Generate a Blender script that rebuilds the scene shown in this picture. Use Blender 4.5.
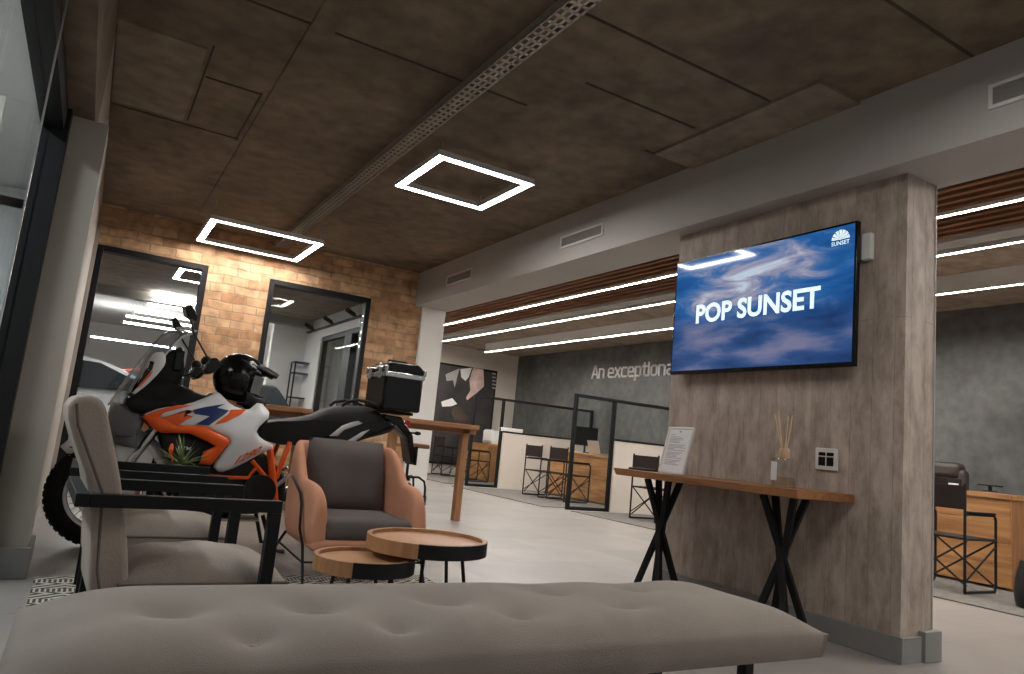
import bpy, bmesh, math, random
from math import sin, cos, pi, radians as RD
from mathutils import Vector, Matrix, geometry
random.seed(7)
scene = bpy.context.scene
COL = scene.collection
for o in list(bpy.data.objects):
    bpy.data.objects.remove(o)

# ------------------------------------------------------------------ camera, world, exposure
FPX = 715.8
YAW, PIT, ROL = RD(29.94), RD(8.57), RD(5.71)
CAM = Vector((0, 0, .87))
fw = Vector((sin(YAW) * cos(PIT), cos(YAW) * cos(PIT), sin(PIT)))
r0 = Vector((cos(YAW), -sin(YAW), 0))
u0 = r0.cross(fw)
rt = cos(ROL) * r0 + sin(ROL) * u0
up = -sin(ROL) * r0 + cos(ROL) * u0
cd = bpy.data.cameras.new('camera')
cam = bpy.data.objects.new('camera', cd)
COL.objects.link(cam)
cam.matrix_world = Matrix(((rt.x, up.x, -fw.x, CAM.x), (rt.y, up.y, -fw.y, CAM.y), (rt.z, up.z, -fw.z, CAM.z), (0, 0, 0, 1)))
cd.sensor_width = 36
cd.lens = FPX / 1024 * 36
cd.clip_start = .05
scene.camera = cam
w = bpy.data.worlds.new('world')
scene.world = w
w.use_nodes = True
w.node_tree.nodes['Background'].inputs[0].default_value = (1, .98, .95, 1)
w.node_tree.nodes['Background'].inputs[1].default_value = .42
vs = scene.view_settings
vs.view_transform = 'Standard'
vs.look = 'None'
vs.gamma = 1
vs.exposure = -.25
vs.use_curve_mapping = False
LED = 76.0        # ceiling frames in the lounge
STRIP = 205.0      # long strips over the offices
SHOW = 46.0        # bars in the showroom behind the brick wall


def at(px, py, ax, v):
    """the point of the real plane  axis = v  seen at a pixel of the photograph (used to read off sizes)"""
    d = rt * ((px - 512) / FPX) - up * ((py - 337) / FPX) + fw
    return CAM + d * ((v - CAM[ax]) / d[ax])


# ------------------------------------------------------------------ mesh helpers
class MB:
    def __init__(self):
        self.v, self.f = [], []

    def add(self, vs_, fs):
        n = len(self.v)
        self.v += [Vector(p) for p in vs_]
        self.f += [tuple(i + n for i in f) for f in fs]
        return self

    def box(self, x0, x1, y0, y1, z0, z1, M=None):
        p = [Vector((x, y, z)) for z in (z0, z1) for y in (y0, y1) for x in (x0, x1)]
        if M is not None:
            p = [M @ q for q in p]
        return self.add(p, [(0, 2, 3, 1), (4, 5, 7, 6), (0, 1, 5, 4), (2, 6, 7, 3), (0, 4, 6, 2), (1, 3, 7, 5)])

    def bar(self, a, b, wd, ht=None, upv=(0, 0, 1)):
        """rectangular bar from a to b"""
        a, b = Vector(a), Vector(b)
        ht = ht or wd
        d = (b - a).normalized()
        s = d.cross(Vector(upv))
        if s.length < 1e-4:
            s = d.cross(Vector((1, 0, 0)))
        s.normalize()
        t = s.cross(d)
        p = [q + s * (i * wd / 2) + t * (j * ht / 2) for q in (a, b) for j in (-1, 1) for i in (-1, 1)]
        return self.add(p, [(0, 2, 3, 1), (4, 5, 7, 6), (0, 1, 5, 4), (2, 6, 7, 3), (0, 4, 6, 2), (1, 3, 7, 5)])

    def tube(self, pts, r, n=8, closed=False, cap=True):
        pts = [Vector(p) for p in pts]
        m = len(pts)
        rs = r if isinstance(r, (list, tuple)) else [r] * m
        ring = []
        prev = None
        for i, p in enumerate(pts):
            if closed:
                d = pts[(i + 1) % m] - pts[i - 1]
            else:
                d = pts[min(i + 1, m - 1)] - pts[max(i - 1, 0)]
            d.normalize()
            if prev is None:
                s = d.cross(Vector((0, 0, 1)))
                if s.length < .05:
                    s = d.cross(Vector((1, 0, 0)))
            else:
                s = prev - d * prev.dot(d)
            s.normalize()
            prev = s
            t = d.cross(s)
            ring.append([p + (s * cos(2 * pi * k / n) + t * sin(2 * pi * k / n)) * rs[i] for k in range(n)])
        vs_ = [q for rg in ring for q in rg]
        fs = []
        for i in range(m if closed else m - 1):
            j = (i + 1) % m
            for k in range(n):
                k2 = (k + 1) % n
                fs.append((i * n + k, i * n + k2, j * n + k2, j * n + k))
        if cap and not closed:
            fs.append(tuple(range(n - 1, -1, -1)))
            fs.append(tuple((m - 1) * n + k for k in range(n)))
        return self.add(vs_, fs)

    def lathe(self, prof, n=32, M=None, closed=False):
        """profile (r, h) turned about local z; M places it"""
        vs_, fs = [], []
        m = len(prof)
        for r, h in prof:
            for k in range(n):
                q = Vector((r * cos(2 * pi * k / n), r * sin(2 * pi * k / n), h))
                vs_.append(M @ q if M is not None else q)
        for i in range(m if closed else m - 1):
            j = (i + 1) % m
            for k in range(n):
                k2 = (k + 1) % n
                fs.append((i * n + k, i * n + k2, j * n + k2, j * n + k))
        if not closed:
            if prof[0][0] > 1e-6:
                fs.append(tuple(range(n - 1, -1, -1)))
            if prof[-1][0] > 1e-6:
                fs.append(tuple((m - 1) * n + k for k in range(n)))
        return self.add(vs_, fs)

    def prism(self, pts, vec):
        pts = [Vector(p) for p in pts]
        vec = Vector(vec)
        n = len(pts)
        fs = [tuple(range(n - 1, -1, -1)), tuple(range(n, 2 * n))]
        fs += [(i, (i + 1) % n, n + (i + 1) % n, n + i) for i in range(n)]
        return self.add(pts + [p + vec for p in pts], fs)

    def grid(self, rows, closed_u=False):
        m, n = len(rows), len(rows[0])
        vs_ = [p for r in rows for p in r]
        fs = []
        for i in range(m - 1):
            for k in range(n if closed_u else n - 1):
                k2 = (k + 1) % n
                fs.append((i * n + k, i * n + k2, (i + 1) * n + k2, (i + 1) * n + k))
        return self.add(vs_, fs)

    def ball(self, c, rx, ry, rz, n=16, m=10, M=None):
        rows = []
        for i in range(m + 1):
            a = -pi / 2 + pi * i / m
            row = []
            for k in range(n):
                b = 2 * pi * k / n
                q = Vector((rx * cos(a) * cos(b), ry * cos(a) * sin(b), rz * sin(a)))
                row.append(Vector(c) + (M @ q if M is not None else q))
            rows.append(row)
        return self.grid(rows, True)

    def build(self, name, mat, parent=None, off=(0, 0, 0), bevel=0, seg=2, smooth=True, sub=0, ang=38):
        me = bpy.data.meshes.new(name)
        off = Vector(off)
        me.from_pydata([p - off for p in self.v], [], self.f)
        bm = bmesh.new()
        bm.from_mesh(me)
        bmesh.ops.remove_doubles(bm, verts=bm.verts, dist=1e-5)
        bmesh.ops.recalc_face_normals(bm, faces=bm.faces)
        bm.to_mesh(me)
        bm.free()
        if smooth:
            me.shade_smooth()
            me.set_sharp_from_angle(angle=RD(ang))
        o = bpy.data.objects.new(name, me)
        COL.objects.link(o)
        if mat:
            me.materials.append(mat)
        if parent:
            o.parent = parent
        else:
            o.location = off
        if bevel:
            b = o.modifiers.new('bevel', 'BEVEL')
            b.width = bevel
            b.segments = seg
            b.limit_method = 'ANGLE'
            b.angle_limit = RD(35)
        if sub:
            s = o.modifiers.new('sub', 'SUBSURF')
            s.levels = s.render_levels = sub
        return o


def thing(name, label, cat, loc=(0, 0, 0), rz=0, group=None):
    o = bpy.data.objects.new(name, None)
    COL.objects.link(o)
    o.empty_display_size = .1
    o.location = loc
    o.rotation_euler = (0, 0, rz)
    o['label'] = label
    o['category'] = cat
    if group:
        o['group'] = group
    return o


def tag(o, label, cat, group=None):
    o['label'] = label
    o['category'] = cat
    if group:
        o['group'] = group
    return o


def struct(o):
    o['kind'] = 'structure'
    return o


def copy_tree(o, parent=None):
    c = o.copy()
    COL.objects.link(c)
    c.parent = parent
    for ch in list(o.children):
        copy_tree(ch, c)
    return c


def chaikin(pts, n=1, k=.25):
    for _ in range(n):
        out = []
        for i, p in enumerate(pts):
            q = pts[(i + 1) % len(pts)]
            out.append(tuple(a + (b - a) * k for a, b in zip(p, q)))
            out.append(tuple(a + (b - a) * (1 - k) for a, b in zip(p, q)))
        pts = out
    return pts


def arc(c, r, a0, a1, n, f):
    return [f(c[0] + r * cos(RD(a0 + (a1 - a0) * i / n)), c[1] + r * sin(RD(a0 + (a1 - a0) * i / n))) for i in range(n + 1)]


# ------------------------------------------------------------------ materials
def nt(name):
    m = bpy.data.materials.new(name)
    m.use_nodes = True
    t = m.node_tree
    return m, t, t.nodes['Principled BSDF']


def N(t, kind, **kw):
    n = t.nodes.new(kind)
    for k, v in kw.items():
        if k.startswith('i_'):
            n.inputs[k[2:].replace('_', ' ')].default_value = v
        else:
            setattr(n, k, v)
    return n


def ramp(t, fac, stops):
    r = t.nodes.new('ShaderNodeValToRGB')
    while len(r.color_ramp.elements) < len(stops):
        r.color_ramp.elements.new(.5)
    for e, (p, c) in zip(r.color_ramp.elements, stops):
        e.position = p
        e.color = c if len(c) == 4 else (*c, 1)
    t.links.new(fac, r.inputs[0])
    return r.outputs[0]


def plain(name, c, rough=.5, metal=0, var=.12, scale=9., bump=0., bscale=60., stretch=(1, 1, 1), **kw):
    """surface with a soft mottling of its own colour and an optional fine relief"""
    m, t, b = nt(name)
    tc = N(t, 'ShaderNodeTexCoord')
    mp = N(t, 'ShaderNodeMapping')
    mp.inputs['Scale'].default_value = stretch
    t.links.new(tc.outputs['Object'], mp.inputs[0])
    n = N(t, 'ShaderNodeTexNoise', i_Scale=scale, i_Detail=5.)
    t.links.new(mp.outputs[0], n.inputs['Vector'])
    lo = tuple(x * (1 - var) for x in c)
    hi = tuple(min(1, x * (1 + var)) for x in c)
    t.links.new(ramp(t, n.outputs['Fac'], [(.3, lo), (.7, hi)]), b.inputs['Base Color'])
    b.inputs['Roughness'].default_value = rough
    b.inputs['Metallic'].default_value = metal
    if bump:
        n2 = N(t, 'ShaderNodeTexNoise', i_Scale=bscale, i_Detail=3.)
        t.links.new(mp.outputs[0], n2.inputs['Vector'])
        bp_ = N(t, 'ShaderNodeBump', i_Strength=bump, i_Distance=.01)
        t.links.new(n2.outputs['Fac'], bp_.inputs['Height'])
        t.links.new(bp_.outputs[0], b.inputs['Normal'])
    for k, v in kw.items():
        b.inputs[k.replace('_', ' ')].default_value = v
    return m


def emit(name, c, s):
    m, t, b = nt(name)
    b.inputs['Base Color'].default_value = (*c, 1)
    b.inputs['Emission Color'].default_value = (*c, 1)
    b.inputs['Emission Strength'].default_value = s
    return m


def glass(name, tint, refl=.06, k=.6):
    m, t, b = nt(name)
    out = t.nodes['Material Output']
    tr = N(t, 'ShaderNodeBsdfTransparent')
    tr.inputs[0].default_value = (*tint, 1)
    gl = N(t, 'ShaderNodeBsdfGlossy', i_Roughness=.02)
    fr = N(t, 'ShaderNodeLayerWeight', i_Blend=.12)
    mu = N(t, 'ShaderNodeMath', operation='MULTIPLY_ADD')
    mu.inputs[1].default_value = k
    mu.inputs[2].default_value = refl
    mu.use_clamp = True
    t.links.new(fr.outputs['Fresnel'], mu.inputs[0])
    mx = N(t, 'ShaderNodeMixShader')
    t.links.new(mu.outputs[0], mx.inputs[0])
    t.links.new(tr.outputs[0], mx.inputs[1])
    t.links.new(gl.outputs[0], mx.inputs[2])
    t.links.new(mx.outputs[0], out.inputs[0])
    return m


def wood(name, a, b_, scale=1., axis='X', rough=.45, knots=.0):
    m, t, b = nt(name)
    tc = N(t, 'ShaderNodeTexCoord')
    mp = N(t, 'ShaderNodeMapping')
    s = {'X': (1.2, 14, 14), 'Y': (14, 1.2, 14), 'Z': (14, 14, 1.2)}[axis]
    mp.inputs['Scale'].default_value = tuple(q * scale for q in s)
    t.links.new(tc.outputs['Object'], mp.inputs[0])
    n = N(t, 'ShaderNodeTexNoise', i_Scale=1.6, i_Detail=6., i_Distortion=1.2)
    t.links.new(mp.outputs[0], n.inputs['Vector'])
    n2 = N(t, 'ShaderNodeTexNoise', i_Scale=2.2, i_Detail=2.)
    t.links.new(tc.outputs['Object'], n2.inputs['Vector'])
    c = ramp(t, n.outputs['Fac'], [(.32, a), (.68, b_)])
    mx = N(t, 'ShaderNodeMixRGB', blend_type='MULTIPLY')
    mx.inputs[0].default_value = .5
    t.links.new(c, mx.inputs[1])
    t.links.new(ramp(t, n2.outputs['Fac'], [(.3, (.6, .55, .5)), (.7, (1, 1, 1))]), mx.inputs[2])
    t.links.new(mx.outputs[0], b.inputs['Base Color'])
    b.inputs['Roughness'].default_value = rough
    return m


def m_floor():
    m, t, b = nt('floor_tiles')
    tc = N(t, 'ShaderNodeTexCoord')
    br = N(t, 'ShaderNodeTexBrick', i_Scale=1., i_Mortar_Size=.003, i_Brick_Width=1.2, i_Row_Height=.6, i_Bias=0.)
    br.inputs['Color1'].default_value = (.215, .196, .178, 1)
    br.inputs['Color2'].default_value = (.295, .272, .25, 1)
    br.inputs['Mortar'].default_value = (.19, .18, .17, 1)
    t.links.new(tc.outputs['Object'], br.inputs['Vector'])
    n = N(t, 'ShaderNodeTexNoise', i_Scale=2.4, i_Detail=6.)
    t.links.new(tc.outputs['Object'], n.inputs['Vector'])
    mx = N(t, 'ShaderNodeMixRGB', blend_type='MULTIPLY')
    mx.inputs[0].default_value = 1
    t.links.new(br.outputs['Color'], mx.inputs[1])
    t.links.new(ramp(t, n.outputs['Fac'], [(.3, (.80, .80, .80)), (.7, (1, 1, 1))]), mx.inputs[2])
    t.links.new(mx.outputs[0], b.inputs['Base Color'])
    b.inputs['Roughness'].default_value = .33
    return m


def m_concrete(name, a, b_, rough=.8, scale=.9, joints=None):
    """cast concrete: broad stains, fine speckle, joints across it"""
    m, t, b = nt(name)
    tc = N(t, 'ShaderNodeTexCoord')
    n = N(t, 'ShaderNodeTexNoise', i_Scale=scale, i_Detail=8., i_Roughness=.6, i_Distortion=.6)
    t.links.new(tc.outputs['Object'], n.inputs['Vector'])
    c = ramp(t, n.outputs['Fac'], [(.3, a), (.7, b_)])
    n2 = N(t, 'ShaderNodeTexNoise', i_Scale=7., i_Detail=8.)
    t.links.new(tc.outputs['Object'], n2.inputs['Vector'])
    mx = N(t, 'ShaderNodeMixRGB', blend_type='MULTIPLY')
    mx.inputs[0].default_value = 1
    t.links.new(c, mx.inputs[1])
    t.links.new(ramp(t, n2.outputs['Fac'], [(.32, (.66, .64, .62)), (.65, (1, 1, 1))]), mx.inputs[2])
    t.links.new(mx.outputs[0], b.inputs['Base Color'])
    b.inputs['Roughness'].default_value = rough
    return m


def m_brick():
    m, t, b = nt('old_brick')
    tc = N(t, 'ShaderNodeTexCoord')
    sp = N(t, 'ShaderNodeSeparateXYZ')
    t.links.new(tc.outputs['Object'], sp.inputs[0])
    ad = N(t, 'ShaderNodeMath', operation='ADD')
    t.links.new(sp.outputs[0], ad.inputs[0])
    t.links.new(sp.outputs[1], ad.inputs[1])
    cb = N(t, 'ShaderNodeCombineXYZ')
    t.links.new(ad.outputs[0], cb.inputs[0])
    t.links.new(sp.outputs[2], cb.inputs[1])
    wob = N(t, 'ShaderNodeTexNoise', i_Scale=5., i_Detail=3.)
    t.links.new(tc.outputs['Object'], wob.inputs['Vector'])
    mv = N(t, 'ShaderNodeMixRGB', blend_type='ADD')
    mv.inputs[0].default_value = .06
    t.links.new(cb.outputs[0], mv.inputs[1])
    t.links.new(wob.outputs['Color'], mv.inputs[2])
    br = N(t, 'ShaderNodeTexBrick', i_Scale=1., i_Mortar_Size=.009, i_Mortar_Smooth=.4, i_Brick_Width=.27, i_Row_Height=.1, i_Bias=0.)
    br.inputs['Color1'].default_value = (.40, .20, .095, 1)
    br.inputs['Color2'].default_value = (.66, .42, .235, 1)
    br.inputs['Mortar'].default_value = (.42, .29, .18, 1)
    t.links.new(mv.outputs[0], br.inputs['Vector'])
    n = N(t, 'ShaderNodeTexNoise', i_Scale=9., i_Detail=6.)
    t.links.new(tc.outputs['Object'], n.inputs['Vector'])
    mx = N(t, 'ShaderNodeMixRGB', blend_type='MULTIPLY')
    mx.inputs[0].default_value = 1
    t.links.new(br.outputs['Color'], mx.inputs[1])
    t.links.new(ramp(t, n.outputs['Fac'], [(.25, (.5, .5, .5)), (.6, (1, 1, 1))]), mx.inputs[2])
    t.links.new(mx.outputs[0], b.inputs['Base Color'])
    b.inputs['Roughness'].default_value = .85
    bp_ = N(t, 'ShaderNodeBump', i_Strength=.9, i_Distance=.012, invert=True)
    t.links.new(br.outputs['Fac'], bp_.inputs['Height'])
    bp2 = N(t, 'ShaderNodeBump', i_Strength=.4, i_Distance=.012)
    t.links.new(n.outputs['Fac'], bp2.inputs['Height'])
    t.links.new(bp_.outputs[0], bp2.inputs['Normal'])
    t.links.new(bp2.outputs[0], b.inputs['Normal'])
    return m


def m_board():
    """concrete cladding printed with vertical boards (the screen wall)"""
    m, t, b = nt('board_marked_concrete')
    tc = N(t, 'ShaderNodeTexCoord')
    sp = N(t, 'ShaderNodeSeparateXYZ')
    t.links.new(tc.outputs['Object'], sp.inputs[0])
    ad = N(t, 'ShaderNodeMath', operation='ADD')
    t.links.new(sp.outputs[0], ad.inputs[0])
    t.links.new(sp.outputs[1], ad.inputs[1])
    cb = N(t, 'ShaderNodeCombineXYZ')
    t.links.new(sp.outputs[2], cb.inputs[0])
    t.links.new(ad.outputs[0], cb.inputs[1])
    br = N(t, 'ShaderNodeTexBrick', i_Scale=1., i_Mortar_Size=.0025, i_Mortar_Smooth=.5, i_Brick_Width=3.5, i_Row_Height=.125, i_Bias=0.)
    br.inputs['Color1'].default_value = (.375, .31, .262, 1)
    br.inputs['Color2'].default_value = (.435, .362, .308, 1)
    br.inputs['Mortar'].default_value = (.27, .22, .18, 1)
    t.links.new(cb.outputs[0], br.inputs['Vector'])
    mp = N(t, 'ShaderNodeMapping')
    mp.inputs['Scale'].default_value = (1, 1, .35)
    t.links.new(tc.outputs['Object'], mp.inputs[0])
    n = N(t, 'ShaderNodeTexNoise', i_Scale=13., i_Detail=9., i_Roughness=.7, i_Distortion=.2)
    t.links.new(mp.outputs[0], n.inputs['Vector'])
    mx = N(t, 'ShaderNodeMixRGB', blend_type='MULTIPLY')
    mx.inputs[0].default_value = 1
    t.links.new(br.outputs['Color'], mx.inputs[1])
    t.links.new(ramp(t, n.outputs['Fac'], [(.34, (.58, .56, .54)), (.60, (1.06, 1.06, 1.06))]), mx.inputs[2])
    t.links.new(mx.outputs[0], b.inputs['Base Color'])
    b.inputs['Roughness'].default_value = .6
    return m


def m_rug():
    m, t, b = nt('woven_rug')
    tc = N(t, 'ShaderNodeTexCoord')

    def math(op, a, b_=None, c=None):
        n = N(t, 'ShaderNodeMath', operation=op)
        for i, q in enumerate((a, b_, c)):
            if q is None:
                continue
            if isinstance(q, (int, float)):
                n.inputs[i].default_value = q
            else:
                t.links.new(q, n.inputs[i])
        return n.outputs[0]
    sp = N(t, 'ShaderNodeSeparateXYZ')
    t.links.new(tc.outputs['Object'], sp.inputs[0])
    x, y = sp.outputs[0], sp.outputs[1]
    u = math('ABSOLUTE', math('SUBTRACT', math('FRACT', math('MULTIPLY', x, 1 / .30)), .5))
    v = math('ABSOLUTE', math('SUBTRACT', math('FRACT', math('MULTIPLY', y, 1 / .20)), .5))
    d = math('ADD', u, v)
    rings = math('FRACT', math('MULTIPLY', d, 4.))
    a = math('GREATER_THAN', rings, .52)
    hatch = math('GREATER_THAN', math('FRACT', math('MULTIPLY', x, 46.)), .42)
    band = math('GREATER_THAN', math('FRACT', math('MULTIPLY', y, 1 / .20)), .66)
    mask = math('MAXIMUM', math('MULTIPLY', a, math('SUBTRACT', 1., band)), math('MULTIPLY', band, hatch))
    t.links.new(ramp(t, mask, [(.4, (.46, .42, .35)), (.6, (.045, .04, .035))]), b.inputs['Base Color'])
    b.inputs['Roughness'].default_value = .95
    return m


def m_screen():
    """the picture on the television: clouds over a calm sea, lit by the panel"""
    m, t, b = nt('screen_picture')
    tc = N(t, 'ShaderNodeTexCoord')
    sp = N(t, 'ShaderNodeSeparateXYZ')
    t.links.new(tc.outputs['Generated'], sp.inputs[0])
    mp = N(t, 'ShaderNodeMapping')
    mp.inputs['Scale'].default_value = (1, 1.9, 4.2)
    mp.inputs['Rotation'].default_value = (RD(9), 0, 0)
    mp.inputs['Location'].default_value = (0, 2.1, .4)
    t.links.new(tc.outputs['Generated'], mp.inputs[0])
    n = N(t, 'ShaderNodeTexNoise', i_Scale=1.5, i_Detail=9., i_Roughness=.6, i_Distortion=.7)
    t.links.new(mp.outputs[0], n.inputs['Vector'])
    # bank of bright cloud in the upper middle of the picture
    mc_ = N(t, 'ShaderNodeMapping', vector_type='POINT')
    mc_.inputs['Location'].default_value = (0, -.53 / .46, -.70 / .30)
    mc_.inputs['Scale'].default_value = (0, 1 / .46, 1 / .30)
    t.links.new(tc.outputs['Generated'], mc_.inputs[0])
    ln_ = N(t, 'ShaderNodeVectorMath', operation='LENGTH')
    t.links.new(mc_.outputs[0], ln_.inputs[0])
    ad_ = N(t, 'ShaderNodeMath', operation='MULTIPLY_ADD')
    ad_.inputs[1].default_value = -.20
    t.links.new(ln_.outputs['Value'], ad_.inputs[0])
    t.links.new(n.outputs['Fac'], ad_.inputs[2])
    sky = ramp(t, ad_.outputs[0], [(.12, (.008, .085, .32)), (.28, (.02, .15, .47)), (.38, (.14, .25, .52)), (.47, (.45, .44, .60)), (.57, (.72, .84, 1.0))])
    n2 = N(t, 'ShaderNodeTexNoise', i_Scale=1.3, i_Detail=4.)
    t.links.new(mp.outputs[0], n2.inputs['Vector'])
    sea = ramp(t, n2.outputs['Fac'], [(.34, (.006, .04, .16)), (.5, (.03, .10, .30)), (.68, (.24, .25, .42))])
    hz = ramp(t, sp.outputs[2], [(.34, (0, 0, 0)), (.50, (1, 1, 1))])
    mx = N(t, 'ShaderNodeMixRGB')
    t.links.new(hz, mx.inputs[0])
    t.links.new(sea, mx.inputs[1])
    t.links.new(sky, mx.inputs[2])
    b.inputs['Base Color'].default_value = (.01, .01, .012, 1)
    b.inputs['Roughness'].default_value = .06
    t.links.new(mx.outputs[0], b.inputs['Emission Color'])
    b.inputs['Emission Strength'].default_value = .8
    return m


M = dict(
    floor=m_floor(),
    ceil=m_concrete('ceiling_concrete', (.115, .088, .058), (.275, .212, .142)),
    ceil2=m_concrete('patch_concrete', (.235, .19, .14), (.34, .28, .21), scale=1.6),
    joint=plain('joint_shadow_gap', (.05, .038, .026), .9),
    ceil_office=m_concrete('office_concrete', (.30, .24, .185), (.42, .35, .275), scale=.7),
    beam=plain('beam_paint', (.40, .385, .365), .7, var=.04, scale=2),
    pier=plain('pier_paint', (.37, .335, .29), .7, var=.04, scale=2),
    white=plain('white_paint', (.72, .70, .67), .7, var=.03, scale=2),
    cream=plain('cream_paint', (.56, .50, .435), .7, var=.04, scale=2),
    skirting=plain('grey_skirting', (.20, .196, .188), .6, var=.05),
    slate=m_concrete('dark_polished_plaster', (.04, .042, .042), (.15, .152, .149), .42, scale=.75),
    brick=m_brick(), board=m_board(), rug=m_rug(), screen=m_screen(),
    mat=plain('grey_carpet', (.115, .103, .092), .95, var=.25, scale=14, bump=.4),
    black=plain('black_powder_coat', (.007, .007, .008), .5, var=.15, Specular_IOR_Level=.25),
    frame=plain('charcoal_frame', (.010, .011, .0115), .55, var=.1, Specular_IOR_Level=.12),
    gloss=plain('gloss_black_plastic', (.004, .004, .0045), .2, var=.1, Specular_IOR_Level=.35),
    satin=plain('satin_black_plastic', (.007, .007, .0075), .45, var=.15, bump=.1, bscale=200, Specular_IOR_Level=.25),
    rubber=plain('tyre_rubber', (.008, .008, .008), .8, var=.2, bump=.3, bscale=90, Specular_IOR_Level=.2),
    seatvinyl=plain('seat_vinyl', (.010, .0095, .0095), .6, var=.15, bump=.15, bscale=220, Specular_IOR_Level=.25),
    chrome=plain('bright_metal', (.62, .62, .62), .22, 1, .05),
    alu=plain('brushed_aluminium', (.55, .55, .55), .38, 1, .06),
    engine=plain('dark_engine_metal', (.016, .016, .017), .5, .4, .3, 14),
    orange=plain('orange_paint', (.86, .115, .012), .3, var=.05),
    bikewhite=plain('white_bike_plastic', (.70, .70, .70), .3, var=.03),
    blue=plain('blue_graphic', (.014, .032, .12), .3, var=.05),
    smoke=plain('smoked_plastic', (.15, .155, .165), .10, var=.1),
    fabric=plain('grey_weave', (.215, .184, .155), .95, var=.10, scale=5, bump=.35, bscale=420),
    velvet=plain('taupe_suede', (.265, .218, .182), .9, var=.18, scale=4, bump=.2, bscale=120),
    seam=plain('dark_piping', (.10, .085, .07), .9),
    pink=plain('salmon_weave', (.55, .25, .148), .85, var=.08, scale=6, bump=.25, bscale=380),
    cushion=plain('charcoal_weave', (.098, .082, .076), .9, var=.1, scale=6, bump=.25, bscale=380),
    oak=wood('oak_tray', (.36, .16, .062), (.50, .25, .105), .8, 'X'),
    rim=wood('oak_rim', (.30, .14, .06), (.42, .22, .10), .8, 'Z'),
    console=wood('stained_plank', (.21, .08, .024), (.36, .158, .058), 1., 'Y'),
    bartop=wood('rustic_table', (.21, .085, .028), (.37, .175, .068), 1., 'X', .55),
    barleg=wood('rustic_leg', (.20, .085, .03), (.34, .16, .065), 1., 'Z', .55),
    desk=wood('knotty_pine', (.25, .105, .032), (.46, .235, .088), .55, 'Y', .5),
    slat=wood('ceiling_slat', (.14, .055, .024), (.25, .105, .045), 1., 'Y', .6),
    canvas=plain('brown_canvas', (.024, .017, .015), .9, var=.1, bump=.2, bscale=300, Specular_IOR_Level=.15),
    leather=plain('brown_leather', (.035, .024, .021), .45, var=.15),
    page=plain('white_paper', (.72, .72, .72), .6, var=.02),
    print=plain('grey_print', (.30, .30, .31), .7),
    acryl=plain('clear_frame_edge', (.66, .65, .63), .25, var=.03),
    plate=plain('white_plastic', (.62, .61, .59), .4, var=.03),
    cork=wood('pale_wood_cap', (.52, .34, .20), (.66, .47, .30), 2, 'Z'),
    reed=plain('pale_reed', (.66, .47, .29), .7),
    leaf=plain('sage_leaf', (.16, .22, .085), .5, var=.3, scale=20),
    pot=plain('taupe_pot', (.20, .145, .10), .7),
    red=plain('red_plastic', (.55, .02, .02), .3),
    carwhite=plain('car_paint', (.72, .73, .75), .2, var=.02),
    carglass=plain('dark_car_glass', (.02, .025, .03), .06, var=.05),
    grey=plain('vent_grey', (.36, .35, .335), .5, var=.04),
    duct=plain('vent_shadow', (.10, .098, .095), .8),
    galv=plain('galvanised_steel', (.42, .39, .34), .45, .5, .12, 30),
    skin=plain('printed_pink', (.62, .45, .41), .5, var=.2, scale=6),
    poster=plain('printed_dark', (.035, .032, .031), .35, var=.5, scale=2.2),
    brownprint=plain('printed_brown', (.075, .05, .036), .4, var=.4, scale=5),
    bluewall=plain('pale_blue_paint', (.60, .63, .64), .6, var=.04, scale=1.5),
    glass=glass('window_glass', (.93, .96, .96), .03),
    doorglass=glass('tinted_glass', (.86, .88, .88), .04, .22),
    screenglass=glass('partition_glass', (.93, .95, .95), .02),
    led=emit('led_frame_light', (1, .945, .905), LED),
    strip=emit('led_strip_light', (1, .95, .89), STRIP),
    show=emit('showroom_light', (1, .98, .96), SHOW), lobby=emit('added_lobby_glow', (.95, .98, 1), 190.0),  # lobby: glow of the added light behind the left glass
    caption=emit('screen_lettering', (.74, .90, .95), .95),
    sign=plain('white_sign_letter', (.96, .95, .94), .4, var=.02),
)


M['bottle'] = glass('bottle_glass', (.94, .95, .94), .08)
M['oil'] = glass('pale_oil', (.93, .88, .80), .05)
M['wscreen'] = glass('windscreen_plastic', (.86, .88, .90), .10)


def S(name, mat, *boxes, bevel=0):
    m = MB()
    for b in boxes:
        m.box(*b)
    return struct(m.build(name, M[mat], bevel=bevel, smooth=False))


# ------------------------------------------------------------------ the setting
S('floor', 'floor', (-6, 11, -2.5, 30, -.1, 0))
S('ceiling_main', 'ceil', (-.2, 3.5, -2.5, 8.7, 3.0, 3.1))
ZO = 3.2
S('ceiling_office', 'ceil_office', (4.0, 9.7, -2.5, 16.3, ZO, ZO + .1))
# bulkhead beam over the opening to the offices
S('trim_beam', 'beam', (3.5, 3.96, -2.5, 8.7, 2.55, 3.0), (3.66, 4.0, -2.5, 8.7, 3.0, 3.3))
S('wall_screen', 'board', (3.64, 3.91, 2.18, 3.93, 0, 2.55))
S('trim_metal_edge', 'grey', (3.906, 3.914, 2.174, 2.18, 0, 2.55))
S('baseboard_screen', 'skirting', (3.615, 3.64, 2.155, 3.955, 0, .125), (3.64, 3.79, 2.155, 2.18, 0, .125), (3.79, 3.94, 2.14, 2.18, 0, .15), (3.64, 3.92, 3.93, 3.955, 0, .125), bevel=.004)
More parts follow.
